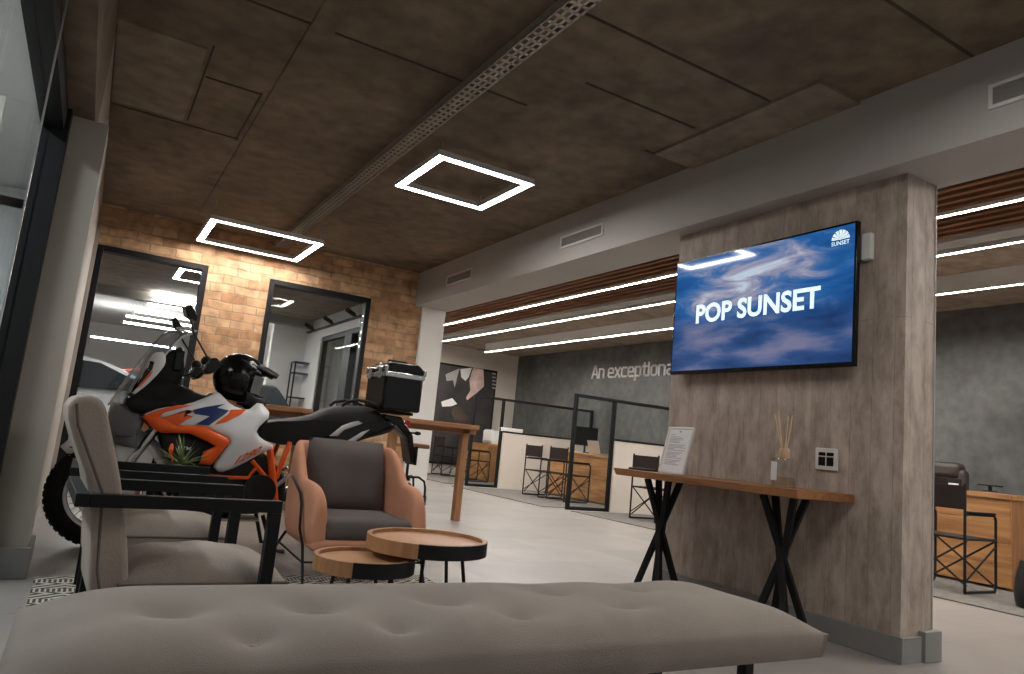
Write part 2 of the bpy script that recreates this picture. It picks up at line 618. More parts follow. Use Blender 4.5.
# left side: glass wall, pier and bulkhead
S('wall_left', 'pier', (-.30, -.135, 4.28, 4.62, 0, 2.34), (-.30, -.20, 4.62, 8.7, 0, 3.0), (-.20, -.165, 8.55, 8.7, 0, 2.7))
S('trim_bulkhead', 'ceil', (-.32, -.20, -2.5, 4.62, 2.34, 3.0))
S('baseboard_left', 'skirting', (-.32, -.115, 4.255, 4.64, 0, .15), bevel=.004)
wl = S('window_1', 'black', (-.42, -.30, 4.19, 4.28, 0, 2.34), (-.42, -.32, -2.5, 4.19, 2.22, 2.34), (-.42, -.32, -2.5, 4.19, 0, .06))
MB().box(-.385, -.375, -2.5, 4.19, .06, 2.22).build('pane', M['doorglass'], wl)
MB().box(-.302, -.296, 3.0, 3.012, 0, 3.0).build('glass_edge', M['alu'], wl)
# brick wall with two black framed windows
YW = 8.7
W1 = (-.165, .945, .08, 2.545)
W2 = (1.63, 2.89, .74, 2.535)
S('wall_brick', 'brick', (-.2, W1[0], YW, YW + .22, 0, 3.0), (W1[0], W1[1], YW, YW + .22, W1[3], 3.0), (W1[0], W1[1], YW, YW + .22, 0, W1[2]),
  (W1[1], W2[0], YW, YW + .22, 0, 3.0), (W2[0], W2[1], YW, YW + .22, W2[3], 3.0), (W2[0], W2[1], YW, YW + .22, 0, W2[2]), (W2[1], 3.6, YW, YW + .22, 0, 3.0))


def framed(name, W, y):
    x0, x1, z0, z1 = W
    t = .06
    o = S(name, 'black', (x0, x0 + t, y - .02, y + .12, z0, z1), (x1 - t, x1, y - .02, y + .12, z0, z1), (x0 + t, x1 - t, y - .02, y + .12, z1 - t, z1), (x0 + t, x1 - t, y - .02, y + .12, z0, z0 + t), bevel=.004)
    MB().box(x0 + t, x1 - t, y + .045, y + .053, z0 + t, z1 - t).build('pane', M['glass'], o)
    return o


framed('window_2', W1, YW)
framed('window_3', W2, YW)
S('wall_column', 'white', (3.6, 3.93, 8.66, 9.1, 0, 2.55))
S('baseboard_column', 'skirting', (3.58, 3.95, 8.64, 9.12, 0, .12), bevel=.004)
# offices: slate wall, far cream wall
XS, YF = 9.6, 16.2
S('wall_slate', 'slate', (XS, XS + .1, -2.5, YF + .1, 0, ZO))
S('wall_far', 'cream', (3.92, XS, YF, YF + .1, 0, ZO))
sl = MB()
for i in range(17):
    x = 4.12 + i * .125
    sl.box(x, x + .05, -2.5, YF - .02, ZO - .18, ZO - .07)
struct(sl.build('trim_slats', M['slat'], smooth=False))
S('trim_slat_backing', 'joint', (4.0, 6.25, -2.5, YF, ZO - .03, ZO))
S('trim_coffer', 'beam', (6.25, 6.45, -2.5, YF, ZO - .19, ZO))
S('trim_ceiling_gap', 'joint', (8.35, 8.39, -2.5, YF, ZO - .006, ZO))


# ------------------------------------------------------------------ ceiling of the lounge: joints, patches, cable tray
ZC = 3.0


def cj(p, q, wd=.018):
    a, b = at(*p, 2, ZC), at(*q, 2, ZC)
    return a, b


jm = MB()
for p, q in (((470, -42), (1000, 211)), ((228, -9), (526, 106)), ((645, 150), (700, 171)), ((590, 80), (690, 130)), ((112, 102), (238, 140)), ((205, 78), (262, 93)), ((800, -50), (980, 55))):
    a, b = cj(p, q)
    ym = (a.y + b.y) / 2
    x0, x1 = sorted((a.x, b.x))
    jm.box(max(x0, -.19), min(x1, 3.49), ym - .008, ym + .008, ZC - .004, ZC + .01)
for p, q in (((214, 46), (193, 122)), ((262, 93), (237, 140)), ((330, 0), (240, 170))):
    a, b = cj(p, q)
    jm.box(a.x - .006, a.x + .006, min(a.y, b.y), max(a.y, b.y), ZC - .004, ZC + .01)
struct(jm.build('trim_ceiling_joints', M['joint'], smooth=False))
a, b = at(118, 18, 2, ZC), at(193, 122, 2, ZC)
S('trim_ceiling_patch', 'ceil2', (-.19, at(214, 46, 2, ZC).x - .03, at(214, 46, 2, ZC).y + .05, at(193, 122, 2, ZC).y, ZC - .012, ZC + .01))
a = at(655, 152, 2, ZC)
S('trim_ceiling_band', 'ceil2', (a.x, 3.5, at(830, 85, 2, ZC).y, a.y, ZC - .02, ZC + .01))
S('trim_ceiling_upstand', 'ceil', (at(330, 0, 2, ZC).x - .02, at(330, 0, 2, ZC).x + .11, 2.5, 8.7, ZC - .008, ZC + .01))

tray = thing('cable_tray', 'long perforated metal cable tray running across the concrete ceiling', 'cable tray', (1.65, 4, 2.9))
tr = MB()
x0, x1 = -.06, .06
# perforated base: a lattice of slots
yy = -6.4
while yy < 4.55:
    tr.box(x0, x1, yy, yy + .022, 0, .003)
    yy += .065
for x in (x0, -.022, .012, .046):
    tr.box(x, x + .012, -6.4, 4.55, 0, .003)
tr.build('tray_base', M['galv'], tray, smooth=False)
for x in (x0, x1 - .003):
    MB().box(x, x + .003, -6.4, 4.55, 0, .05).build('side_rail', M['galv'], tray, smooth=False)
for y in (-4, -1.5, 1, 3.5):
    MB().tube([(0, y, .0), (0, y, .1)], .005, 6).build('hanger', M['galv'], tray)


def vent(loc, L, H, label, slats, frame='grey'):
    t = thing('ceiling_vent', label, 'air vent', loc, group=None)
    f = MB()
    e = .018
    f.box(-.012, .0, -L / 2, L / 2, H / 2 - e, H / 2).box(-.012, 0, -L / 2, L / 2, -H / 2, -H / 2 + e)
    f.box(-.012, 0, -L / 2, -L / 2 + e, -H / 2 + e, H / 2 - e).box(-.012, 0, L / 2 - e, L / 2, -H / 2 + e, H / 2 - e)
    f.build('vent_frame', M['plate'], t, smooth=False)
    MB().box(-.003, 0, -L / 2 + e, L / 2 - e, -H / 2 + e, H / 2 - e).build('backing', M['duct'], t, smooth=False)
    s = MB()
    for i in range(slats):
        z = -H / 2 + e + (i + .5) * (H - 2 * e) / slats
        s.bar((-.007, -L / 2 + e, z), (-.007, L / 2 - e, z), .009, .0028, (.5, 0, 1))
    s.build('louvre_slats', M['grey'], t, smooth=False)
    return t


vent((3.5, 7.45, 2.745), .66, .125, 'small white framed vent on the grey beam nearest the brick wall', 7)
vent((3.5, 5.03, 2.745), .63, .115, 'white framed vent midway along the grey beam', 7)
vent((3.5, 1.32, 2.75), .76, .125, 'white framed vent on the grey beam to the right above the screen wall', 8)


# ------------------------------------------------------------------ lamps
def led_frame(loc, sx, sy, label):
    t = thing('ceiling_light', label, 'light', loc, group='square LED frame lights')
    wd, h = .068, .045
    hs = MB()
    d = MB()
    e = .004
    for (a0, a1, b0, b1) in ((0, sx, 0, wd), (0, sx, sy - wd, sy), (0, wd, wd, sy - wd), (sx - wd, sx, wd, sy - wd)):
        hs.box(a0, a1, b0, b1, 0.012, h)
    for (a0, a1, b0, b1) in ((0, sx, 0, e), (0, sx, sy - e, sy), (0, e, e, sy - e), (sx - e, sx, e, sy - e), (wd - e, sx - wd + e, wd - e, wd), (wd - e, sx - wd + e, sy - wd, sy - wd + e), (wd - e, wd, wd, sy - wd), (sx - wd, sx - wd + e, wd, sy - wd)):
        hs.box(a0, a1, b0, b1, 0, .012)
    for (a0, a1, b0, b1) in ((e, sx - e, e, wd - e), (e, sx - e, sy - wd + e, sy - e), (e, wd - e, wd - e, sy - wd + e), (sx - wd + e, sx - e, wd - e, sy - wd + e)):
        d.box(a0, a1, b0, b1, .001, .012)
    hs.build('housing', M['plate'], t, smooth=False)
    d.build('diffuser', M['led'], t, smooth=False)
    top = 3.0 if loc[1] < 8.7 else 2.8
    for (x, y) in ((wd / 2, wd / 2), (sx - wd / 2, wd / 2), (wd / 2, sy - wd / 2), (sx - wd / 2, sy - wd / 2)):
        MB().tube([(x, y, h), (x, y, top - loc[2])], .0025, 6).build('suspension_cord', M['alu'], t)
    return t


led_frame((.75, 7.40, 2.76), 1.12, 1.10, 'square LED frame light hanging close to the brick wall')
led_frame((1.885, 4.585, 2.88), .82, .87, 'smaller square LED frame light hanging midway between cable tray and beam')
led_frame((1.80, .45, 2.88), .82, .87, 'square LED frame light of the same row nearest the glass wall end, above the bench')


def led_strip(p, q, ya, yb, label):
    a = at(*p, 2, ZO - .21)
    b = at(*q, 2, ZO - .21)
    x = (a.x + b.x) / 2
    t = thing('strip_light', label, 'light', (x, 0, ZO - .21), group='long office strip lights')
    MB().box(-.018, .018, ya, yb, .012, .03).box(-.018, -.0155, ya, yb, -.002, .012).box(.0155, .018, ya, yb, -.002, .012).box(-.004, .004, ya, yb, .03, .206).build('housing', M['plate'], t, smooth=False)
    MB().box(-.015, .015, ya, yb, 0, .012).build('diffuser', M['strip'], t, smooth=False)


led_strip((446, 324.7), (935, 218.1), -2, YF - .3, 'long LED strip light set among the wooden ceiling slats')
led_strip((444.5, 341.7), (935, 255), -2, YF - .3, 'long LED strip light along the outer edge of the wooden slats')
led_strip((486, 352), (935, 295.3), -2, at(486, 352, 2, ZO - .2).y, 'long LED strip light nearest the slate wall')

# ------------------------------------------------------------------ motorcycle
YB = 5.22
bike = thing('motorcycle', 'white and orange adventure motorcycle parked in front of the brick wall', 'motorcycle', (1.0, YB, 0))
BO = bike.location.copy()


def bp(px, py, dy=0.0):
    p = at(px, py, 1, YB + dy)
    return (p.x, p.z)


def bpts(lst, dy=0.0):
    return [bp(x, y, dy) for x, y in lst]


def panel(name, pts, f, thick, mat, parent, rounds=1, side=-1, step=.022):
    """thin moulded panel: outline in x-z, its distance from the bike's centre plane is f(x, z)"""
    pts = chaikin(pts, rounds, .2) if rounds else pts
    P = [Vector(p) for p in pts]
    n = len(P)
    xs, zs = [p.x for p in P], [p.y for p in P]

    def inside(q):
        c = False
        for i in range(n):
            a, b = P[i], P[(i + 1) % n]
            if (a.y > q.y) != (b.y > q.y) and q.x < (b.x - a.x) * (q.y - a.y) / (b.y - a.y) + a.x:
                c = not c
        return c

    def dist(q):
        best = 9
        for i in range(n):
            a, b = P[i], P[(i + 1) % n]
            ab = b - a
            t_ = max(0, min(1, (q - a).dot(ab) / max(ab.length_squared, 1e-9)))
            best = min(best, (q - a - ab * t_).length)
        return best
    extra = []
    x = min(xs)
    while x < max(xs):
        z = min(zs)
        while z < max(zs):
            q = Vector((x + random.uniform(-.004, .004), z + random.uniform(-.004, .004)))
            if inside(q) and dist(q) > step * .45:
                extra.append(q)
            z += step
        x += step
    v, e, fs, _, _, _ = geometry.delaunay_2d_cdt(P + extra, [], [list(range(n))], 1, 1e-5)
    fs = [t_ for t_ in fs if len(t_) >= 3]
    nv = len(v)
    out, inn = [], []
    for q in v:
        d = min(1, dist(q) / .03)
        y = f(q.x, q.y) - (1 - math.sqrt(max(0, 1 - (1 - d) ** 2))) * min(thick, .018)
        out.append(Vector((q.x, YB + side * y, q.y)))
        inn.append(Vector((q.x, YB + side * (f(q.x, q.y) - thick), q.y)))
    m = MB()
    F_ = [tuple(t_) for t_ in fs] + [tuple(nv + i for i in reversed(t_)) for t_ in fs]
    cnt = {}
    for t_ in fs:
        for i in range(len(t_)):
            a, b = t_[i], t_[(i + 1) % len(t_)]
            cnt.setdefault(frozenset((a, b)), []).append((a, b))
    for k, l in cnt.items():
        if len(l) == 1:
            a, b = l[0]
            F_.append((b, a, nv + a, nv + b))
    m.add(out + inn, F_)
    return m.build(name, M[mat], parent, BO, ang=50)


def side_w(x, z):
    """half width of the bodywork"""
    return .235 + .05 * math.exp(-((x - .85) / .28) ** 2 - ((z - .74) / .16) ** 2) - .10 * max(0, z - .90) / .2 - .05 * max(0, x - 1.0) / .2


# wheels
def wheel(name, cx, cz, R, wd, steer=0.0):
    Mw = Matrix.Translation((cx, YB, cz)) @ Matrix.Rotation(steer, 4, 'Z') @ Matrix.Rotation(pi / 2, 4, 'X')
    pr = []
    for i in range(20):
        a = 2 * pi * i / 20
        pr.append((R - .062 + .062 * cos(a), wd / 2 * sin(a)))
    t = MB().lathe(pr, 56, Mw, True)
    for k in range(44):                                  # tread blocks
        a = 2 * pi * k / 44
        for s in (-1, 0, 1):
            a2 = a + (pi / 44 if s == 0 else 0)
            Mk = Mw @ Matrix.Rotation(a2, 4, 'Z') @ Matrix.Translation((R - .006 - abs(s) * .014, 0, s * wd * .3))
            t.box(-.008, .010, -.015, .015, -wd * .13, wd * .13, Mk)
    ty = t.build(name, M['rubber'], bike, BO, ang=30)
    rr = R - .105
    MB().lathe([(rr - .012, -wd * .36), (rr + .004, -wd * .38), (rr + .010, -wd * .3), (rr - .004, 0), (rr + .010, wd * .3), (rr + .004, wd * .38), (rr - .012, wd * .36), (rr - .018, 0)], 48, Mw, True).build('rim', M['alu'], ty, BO)
    sp_ = MB()
    for k in range(32):
        a = 2 * pi * k / 32
        s = -1 if k % 2 else 1
        b = a + (.38 if (k // 2) % 2 else -.38)
        sp_.tube([Mw @ Vector((.036 * cos(b), .036 * sin(b), s * .032)), Mw @ Vector(((rr - .008) * cos(a), (rr - .008) * sin(a), s * .012))], .0028, 5)
    sp_.build('spokes', M['chrome'], ty, BO)
    MB().lathe([(.012, -.075), (.030, -.06), (.030, -.045), (.042, -.04), (.042, -.026), (.026, -.02), (.026, .02), (.042, .026), (.042, .04), (.03, .045), (.03, .06), (.012, .075)], 24, Mw).build('hub', M['engine'], ty, BO)
    for s in ((-1, 1) if 'front' in name else (1,)):
        MB().lathe([(.085, s * .066), (.16, s * .066), (.16, s * .071), (.085, s * .071)], 36, Mw, True).build('brake_disc', M['alu'], ty, BO)
    return ty


ax = bp(104, 500)
RW = ax[1] + .0
FX = ax[0]
wheel('front_tyre', FX, .328, .328, .115)
RX = FX + 1.60
wheel('rear_tyre', RX, .335, .335, .165)
# fork
f_dir = Vector((bp(150, 424)[0] - bp(136, 440)[0], 0, bp(150, 424)[1] - bp(136, 440)[1])).normalized()
f_dir = Vector((.46, 0, .888)).normalized()
for s in (-1, 1):
    y = YB + s * .105
    base = Vector((FX, y, .335))
    lg = MB().tube([base + f_dir * -.02, base + f_dir * .14], [.034, .030], 14).build('fork_leg', M['engine'], bike, BO)
    MB().tube([base + f_dir * .10, base + f_dir * .74], .027, 14).build('fork_tube', M['chrome'], lg, BO)
    MB().bar(base + f_dir * .02 + Vector((.02, 0, 0)), base + f_dir * .16 + Vector((.045, 0, .0)), .03, .05).build('brake_caliper', M['orange'], lg, BO, bevel=.006)  # added out of view, only to brighten what shows through the door glass
MB().bar(Vector((FX, YB - .14, .335)) + f_dir * .56, Vector((FX, YB + .14, .335)) + f_dir * .56, .05, .07).build('fork_clamp', M['engine'], bike, BO, bevel=.008)
# front mudguard: a curved white guard over the tyre
rows = []
for i in range(15):
    a = RD(20 + 118 * i / 14)
    r = .385 + .035 * sin(pi * i / 14)
    row = []
    for k in range(9):
        q = -1 + 2 * k / 8
        wdh = .088 * (1 - .35 * (i / 14) ** 2)
        rr_ = r - .075 * abs(q) ** 3
        row.append(Vector((FX + rr_ * cos(a), YB + q * wdh, .335 + rr_ * sin(a))))
    rows.append(row)
mg = MB().grid(rows).build('front_mudguard', M['bikewhite'], bike, BO)
sol = mg.modifiers.new('thick', 'SOLIDIFY')
sol.thickness = .006
for s in (-1, 1):
    panel('mudguard_cheek', bpts([(114, 440), (130, 436), (148, 446), (154, 456), (150, 468), (134, 474), (116, 468)], -.10), lambda x, z: .10, .02, 'bikewhite', bike, 1, s)
# headlight nose, smoked, between the fairing sides
rows = []
nose = bpts([(107, 407), (112, 440)], 0)
for i in range(9):
    t_ = i / 8
    row = []
    for k in range(11):
        q = -1 + 2 * k / 10
        x = .12 + .02 * t_ + .16 * q * q + .05 * (t_ - .5) ** 2
        z = .90 - .25 * t_ - .03 * abs(q)
        row.append(Vector((x, YB + q * .19, z)))
    rows.append(row)
hn = MB().grid(rows).build('headlight_nose', M['smoke'], bike, BO)
s_ = hn.modifiers.new('thick', 'SOLIDIFY')
s_.thickness = .012
for s in (-1, 1):
    MB().ball((.175, YB + s * .075, .79), .03, .055, .05, 14, 8).build('headlamp', M['chrome'], hn, BO)
for s in (-1, 1):
    panel('nose_cheek', bpts([(108, 408), (126, 405), (146, 418), (138, 438), (112, 437)], -.19), lambda x, z: .19 - .08 * max(0, .28 - x) / .2, .03, 'smoke', bike, 1, s)
# lower wire guard ahead of the nose
g = MB()
for dz in (0, .045, .09):
    g.tube([(.02 + dz * .3, YB - .13, .56 + dz), (-.06 + dz * .4, YB - .05, .55 + dz), (-.06 + dz * .4, YB + .05, .55 + dz), (.02 + dz * .3, YB + .13, .56 + dz)], .005, 6)
g.tube([(-.06, YB, .55), (-.02, YB, .66), (.10, YB, .72)], .005, 6)
g.build('wire_guard', M['black'], bike, BO)
# windscreen: a tall sheet curved about the vertical
Lc = [bp(107, 405), bp(120, 386), bp(134, 366), bp(150, 346), bp(162, 334), bp(177, 328)]
rows = []
for i, (x, z) in enumerate(Lc):
    row = []
    hw = .150 - .035 * i / 5
    for k in range(13):
        q = -1 + 2 * k / 12
        row.append(Vector((x + .11 * q * q, YB + q * hw, z - .01 * q * q)))
    rows.append(row)
ws = MB().grid(rows).build('windscreen', M['wscreen'], bike, BO)
s_ = ws.modifiers.new('thick', 'SOLIDIFY')
s_.thickness = .004
rim_pts = [r[-1] for r in rows] + list(reversed(rows[-1]))[1:-1] + [r[0] for r in reversed(rows)]
MB().tube(rim_pts, .006, 6).build('screen_edge', M['bikewhite'], ws, BO)
for s in (-1, 1):
    wg = panel('screen_wing', bpts([(80 + u / 3.0636, 300 + v / 3.0636) for u, v in [(228, 160), (256, 158), (264, 170), (263, 196), (243, 223), (205, 261), (165, 291), (146, 303), (150, 284), (172, 248), (197, 208), (213, 180)]], -.19), lambda x, z: .185 + .06 * (1.2 - z), .015, 'bikewhite', bike, 1, s)
    ff = lambda x, z: .192 + .06 * (1.2 - z)
    z2 = lambda l: bpts([(80 + u / 3.0636, 300 + v / 3.0636) for u, v in l], -.19)
    panel('dark_flash', z2([(216, 186), (228, 190), (222, 212), (196, 244), (160, 284), (152, 286), (176, 246), (200, 208)]), ff, .004, 'gloss', wg, 0, s)
    panel('orange_flash', z2([(224, 216), (216, 232), (186, 264), (172, 272), (184, 252), (206, 226)]), ff, .004, 'orange', wg, 0, s)
    panel('pale_flash', z2([(212, 192), (218, 196), (212, 212), (186, 246), (176, 254), (184, 238)]), lambda x, z: ff(x, z) + .002, .004, 'bikewhite', wg, 0, s)
# instrument tower behind the screen
MB().box(.44, .50, YB - .12, YB + .12, 1.13, 1.27, ).build('instrument_screen', M['gloss'], bike, BO, bevel=.012)
MB().prism([(.30, YB - .1, 1.0), (.36, YB - .1, 1.22), (.48, YB - .1, 1.30), (.52, YB - .1, 1.14), (.50, YB - .1, 1.0)], (0, .2, 0)).build('cockpit_tower', M['satin'], bike, BO, bevel=.02)
# upper black fairing each side
for s in (-1, 1):
    panel('upper_fairing', bpts([(124, 401), (138, 390), (156, 376), (166, 378), (182, 384), (202, 394), (216, 395), (204, 401), (190, 405), (160, 410), (142, 415), (131, 412)], -.2), lambda x, z: .205 - .11 * max(0, z - .92) / .17, .04, 'satin', bike, 1, s)
# fuel tank core and coloured panels
core = [bp(146, 416), bp(165, 396), bp(200, 394), bp(218, 396), bp(232, 410), bp(252, 413), bp(270, 416), bp(256, 436), bp(240, 458), bp(214, 462), bp(190, 440)]
m_ = MB()
rows = []
for k in range(11):
    q = -1 + 2 * k / 10
    sc = math.sqrt(max(0.02, 1 - abs(q) ** 3 * .55))
    cx_, cz_ = .75, .78
    rows.append([Vector((cx_ + (x - cx_) * sc, YB + q * .2, cz_ + (z - cz_) * sc)) for x, z in chaikin(core, 1)])
m_.grid(rows, True)
m_.add(rows[0], [tuple(range(len(rows[0])))]).add(rows[-1], [tuple(range(len(rows[0])))])
m_.build('fuel_tank', M['satin'], bike, BO)
TP = [(142, 415), (160, 408), (190, 404), (213, 395), (220, 391), (232, 405), (249, 411), (262, 401), (273, 415), (255, 430), (260, 438), (277.5, 447), (260, 454), (235, 468), (220.5, 473), (212.5, 466.5), (230, 441.6), (227.6, 437), (203.6, 426.5), (176, 427), (160, 417.6)]
SH = [(143, 416.5), (148, 414), (163, 417.5), (178, 425.5), (202, 425.5), (228, 438), (229.5, 442), (212, 465), (200, 464.5), (204, 452), (216, 446), (205, 440.5), (190, 433.5), (161, 433), (155, 430)]
tw = lambda d: (lambda x, z: side_w(x, z) + d)
for s in (-1, 1):
    tp = panel('tank_panel', bpts(TP, -.235), tw(0), .05, 'bikewhite', bike, 1, s)
    zz = lambda l: bpts([(80 + u / 3.0636, 300 + v / 3.0636) for u, v in l], -.235)
    panel('orange_flash', zz([(205, 350), (240, 336), (300, 321), (345, 322), (258, 345), (236, 362)]), tw(.008), .004, 'orange', tp, 0, s)
    panel('orange_flash', zz([(246, 362), (330, 336), (352, 342), (322, 351), (346, 356), (296, 386), (268, 378)]), tw(.008), .004, 'orange', tp, 0, s)
    panel('orange_flash', zz([(408, 383), (462, 336), (510, 335), (492, 350), (445, 374)]), tw(.008), .004, 'orange', tp, 0, s)
    panel('blue_flash', zz([(345, 337), (376, 329), (446, 318), (420, 330), (456, 338), (440, 351), (392, 384), (352, 381), (396, 356), (350, 349)]), tw(.009), .004, 'blue', tp, 0, s)
    sh = panel('radiator_shroud', bpts(SH, -.26), lambda x, z: side_w(x, z) + .018, .05, 'orange', bike, 0, s)
    panel('shroud_inlet', bpts([(160, 431), (178, 432.5), (204, 438), (220, 447), (201, 461), (186, 466), (168, 460)], -.2), lambda x, z: .185, .06, 'engine', bike, 1, s)


def text_mesh(body, size=1., offset=0.0, extrude=.0, shear=0.0):
    c = bpy.data.curves.new('txt', 'FONT')
    c.body = body
    c.size = size
    c.offset = offset
    c.extrude = extrude
    c.shear = shear
    c.resolution_u = 4
    o = bpy.data.objects.new('txt', c)
    COL.objects.link(o)
    dg = bpy.context.evaluated_depsgraph_get()
    me = bpy.data.meshes.new_from_object(o.evaluated_get(dg))
    bpy.data.objects.remove(o)
    vs_ = [v.co.copy() for v in me.vertices]
    fs = [tuple(p.vertices) for p in me.polygons]
    bpy.data.meshes.remove(me)
    x0, x1 = min(v.x for v in vs_), max(v.x for v in vs_)
    y0, y1 = min(v.y for v in vs_), max(v.y for v in vs_)
    return [((v.x - x0) / (x1 - x0), (v.y - y0) / (y1 - y0), v.z) for v in vs_], fs


tv_, tf_ = text_mesh('1290', 1, .012, .003)
a, b = bp(236, 467, -.25), bp(270, 450, -.25)
p0 = Vector(bp(233.5, 465, -.26))
ux = Vector(bp(257.5, 453.8, -.26)) - p0
uy = Vector((.030, .062))
for s in (-1,):
    mt = MB()
    vs_ = []
    for x, y, z in tv_:
        q = p0 + ux * x + uy * y
        vs_.append((q.x, YB + s * (side_w(q.x, q.y) + .010 + z), q.y))
    mt.add(vs_, tf_).build('model_number', M['orange'], tp if s > 0 else [o for o in bike.children if o.name.startswith('tank_panel')][0], BO, smooth=False)
tv_, tf_ = text_mesh('KTM', 1, .02, .003)
mt = MB()
p0 = bp(178, 449.5, -.19)
mt.add([(p0[0] + x * .075, YB - .188 - z, p0[1] + y * .022) for x, y, z in tv_], tf_).build('maker_badge', M['bikewhite'], [o for o in bike.children if o.name.startswith('shroud_inlet')][0], BO, smooth=False)
# engine, skid plate, exhaust
en = MB().prism([(.60, YB - .16, .30), (.52, YB - .16, .42), (.62, YB - .16, .60), (.80, YB - .16, .68), (1.05, YB - .16, .68), (1.25, YB - .16, .52), (1.28, YB - .16, .34), (1.1, YB - .16, .25), (.75, YB - .16, .23)], (0, .32, 0)).build('engine', M['engine'], bike, BO, bevel=.03, seg=3)
MB().lathe([(.0, 0), (.09, 0), (.105, -.02), (.105, -.05)], 28, Matrix.Translation((1.07, YB - .20, .41)) @ Matrix.Rotation(pi / 2, 4, 'X') @ Matrix.Scale(-1, 4, (0, 0, 1))).build('clutch_cover', M['engine'], en, BO)
MB().lathe([(.0, 0), (.075, 0), (.09, -.02), (.09, -.05)], 28, Matrix.Translation((.82, YB - .19, .40)) @ Matrix.Rotation(pi / 2, 4, 'X') @ Matrix.Scale(-1, 4, (0, 0, 1))).build('generator_cover', M['engine'], en, BO)
cy = MB()
for i in range(7):
    Mk = Matrix.Translation((.66, YB, .55)) @ Matrix.Rotation(RD(-38), 4, 'Y')
    cy.box(-.085, .085, -.1, .1, .02 + i * .028, .036 + i * .028, Mk)
cy.box(-.07, .07, -.085, .085, -.05, .22, Mk)
cy.build('cylinder_fins', M['engine'], en, BO)
MB().prism([(.50, YB - .14, .36), (.56, YB - .14, .26), (.76, YB - .14, .19), (1.12, YB - .14, .20), (1.12, YB - .14, .215), (.77, YB - .14, .21), (.575, YB - .14, .275), (.515, YB - .14, .37)], (0, .28, 0)).build('skid_plate', M['alu'], bike, BO, bevel=.003)
for s in (-1, 1):
    MB().tube([(.56, YB + s * .03, .52), (.50, YB + s * .05, .42), (.58, YB + s * .07, .27), (.9, YB + s * .09, .24), (1.3, YB + .12, .3)], .024, 12).build('exhaust_pipe', M['engine'], bike, BO)
MB().tube([(1.3, YB + .14, .33), (1.55, YB + .2, .48), (1.95, YB + .22, .62)], [.05, .06, .055], 18).build('silencer', M['alu'], bike, BO)
# crash bars and trellis frame in orange
for s in (-1, 1):
    y = lambda d: YB + s * d

    def P3(px, py, d):
        q = bp(px, py, -d)
        return Vector((q[0], YB + s * d, q[1]))
    f = MB()
    f.tube([P3(270, 449, .16), P3(271, 462, .165), P3(273, 480, .165), P3(274, 500, .16), P3(274, 512, .15)], [.022, .024, .026, .028, .024], 12)
    f.tube([P3(290, 442, .15), P3(283, 460, .16), P3(276, 478, .165)], .017, 12)
    f.tube([P3(252, 461, .17), P3(261, 472, .17), P3(272, 485, .165)], .016, 12)
    f.tube([P3(225, 477.5, .17), P3(248, 478, .18), P3(254, 470, .175), P3(258, 466, .17)], .013, 12)
    f.tube([P3(225, 477.5, .17), P3(195, 474, .17), P3(160, 470, .12)], .013, 12)
    f.build('trellis_frame', M['orange'], bike, BO)
    MB().tube([(1.2, y(.12), .38), (RX, y(.11), .335)], [.04, .028], 12).build('swingarm', M['engine'], bike, BO)
    MB().tube([P3(276, 486, .17), P3(286, 478, .16), P3(296, 470, .12)], .013, 10).build('subframe_strut', M['alu'], bike, BO)
    MB().bar((1.10, y(.15), .34), (1.10, y(.30), .33), .05, .02).build('footpeg', M['engine'], bike, BO, bevel=.005)
    MB().tube([(1.14, y(.12), .24), (1.22, y(.17), .02), (1.30, y(.18), .012)], .014, 10).build('stand_leg', M['engine'], bike, BO)
# seat
ST = [(255, 431), (262, 425), (273, 419), (290, 418.5), (312, 415.5), (322, 411), (330, 407.5), (350, 405), (371, 406.5), (381, 412), (379, 416), (358, 419), (340, 424), (328, 435), (318, 441), (285, 446), (264, 440)]
SP = chaikin(bpts(ST, -.08), 1)
rows = []
for k in range(13):
    q = -1 + 2 * k / 12
    row = []
    cx_ = sum(p[0] for p in SP) / len(SP)
    cz_ = .84
    for x, z in SP:
        wdh = .10 + .06 * min(1, max(0, (x - 1.05) / .5))
        e = 1 - .22 * abs(q) ** 4
        zz = cz_ + (z - cz_) * (1 - .30 * abs(q) ** 3) if z > cz_ else z
        row.append(Vector((x, YB + q * wdh, zz)))
    rows.append(row)
m_ = MB().grid(rows, True)
m_.add(rows[0], [tuple(range(len(rows[0])))]).add(rows[-1], [tuple(range(len(rows[0])))])
m_.build('seat', M['seatvinyl'], bike, BO, ang=60)
# tail
for s in (-1, 1):
    tl = panel('tail_panel', bpts([(318, 441), (332, 432), (342, 424), (358, 419.5), (380, 415), (392, 420), (398, 428), (388, 434), (362, 440), (340, 450), (318, 452)], -.16), lambda x, z: .165 - .05 * max(0, x - 1.6), .04, 'gloss', bike, 1, s)
    panel('silver_strip', bpts([(329, 436), (342, 425.5), (352, 422), (378, 417), (364, 423), (344, 430), (338, 436)], -.16), lambda x, z: .169 - .05 * max(0, x - 1.6), .004, 'alu', tl, 0, s)
    panel('silver_strip', bpts([(345, 442), (362, 432), (370, 429.5), (360, 438), (352, 443)], -.16), lambda x, z: .169 - .05 * max(0, x - 1.6), .004, 'alu', tl, 0, s)
    MB().tube([(lambda q: (q[0], YB + s * .15, q[1]))(bp(px, py, -.15)) for px, py in ((342, 406), (347, 402), (358, 400), (368, 402), (378, 407), (383, 412))], .012, 10).build('grab_rail', M['satin'], bike, BO)
x_r, z_r = bp(395, 418)
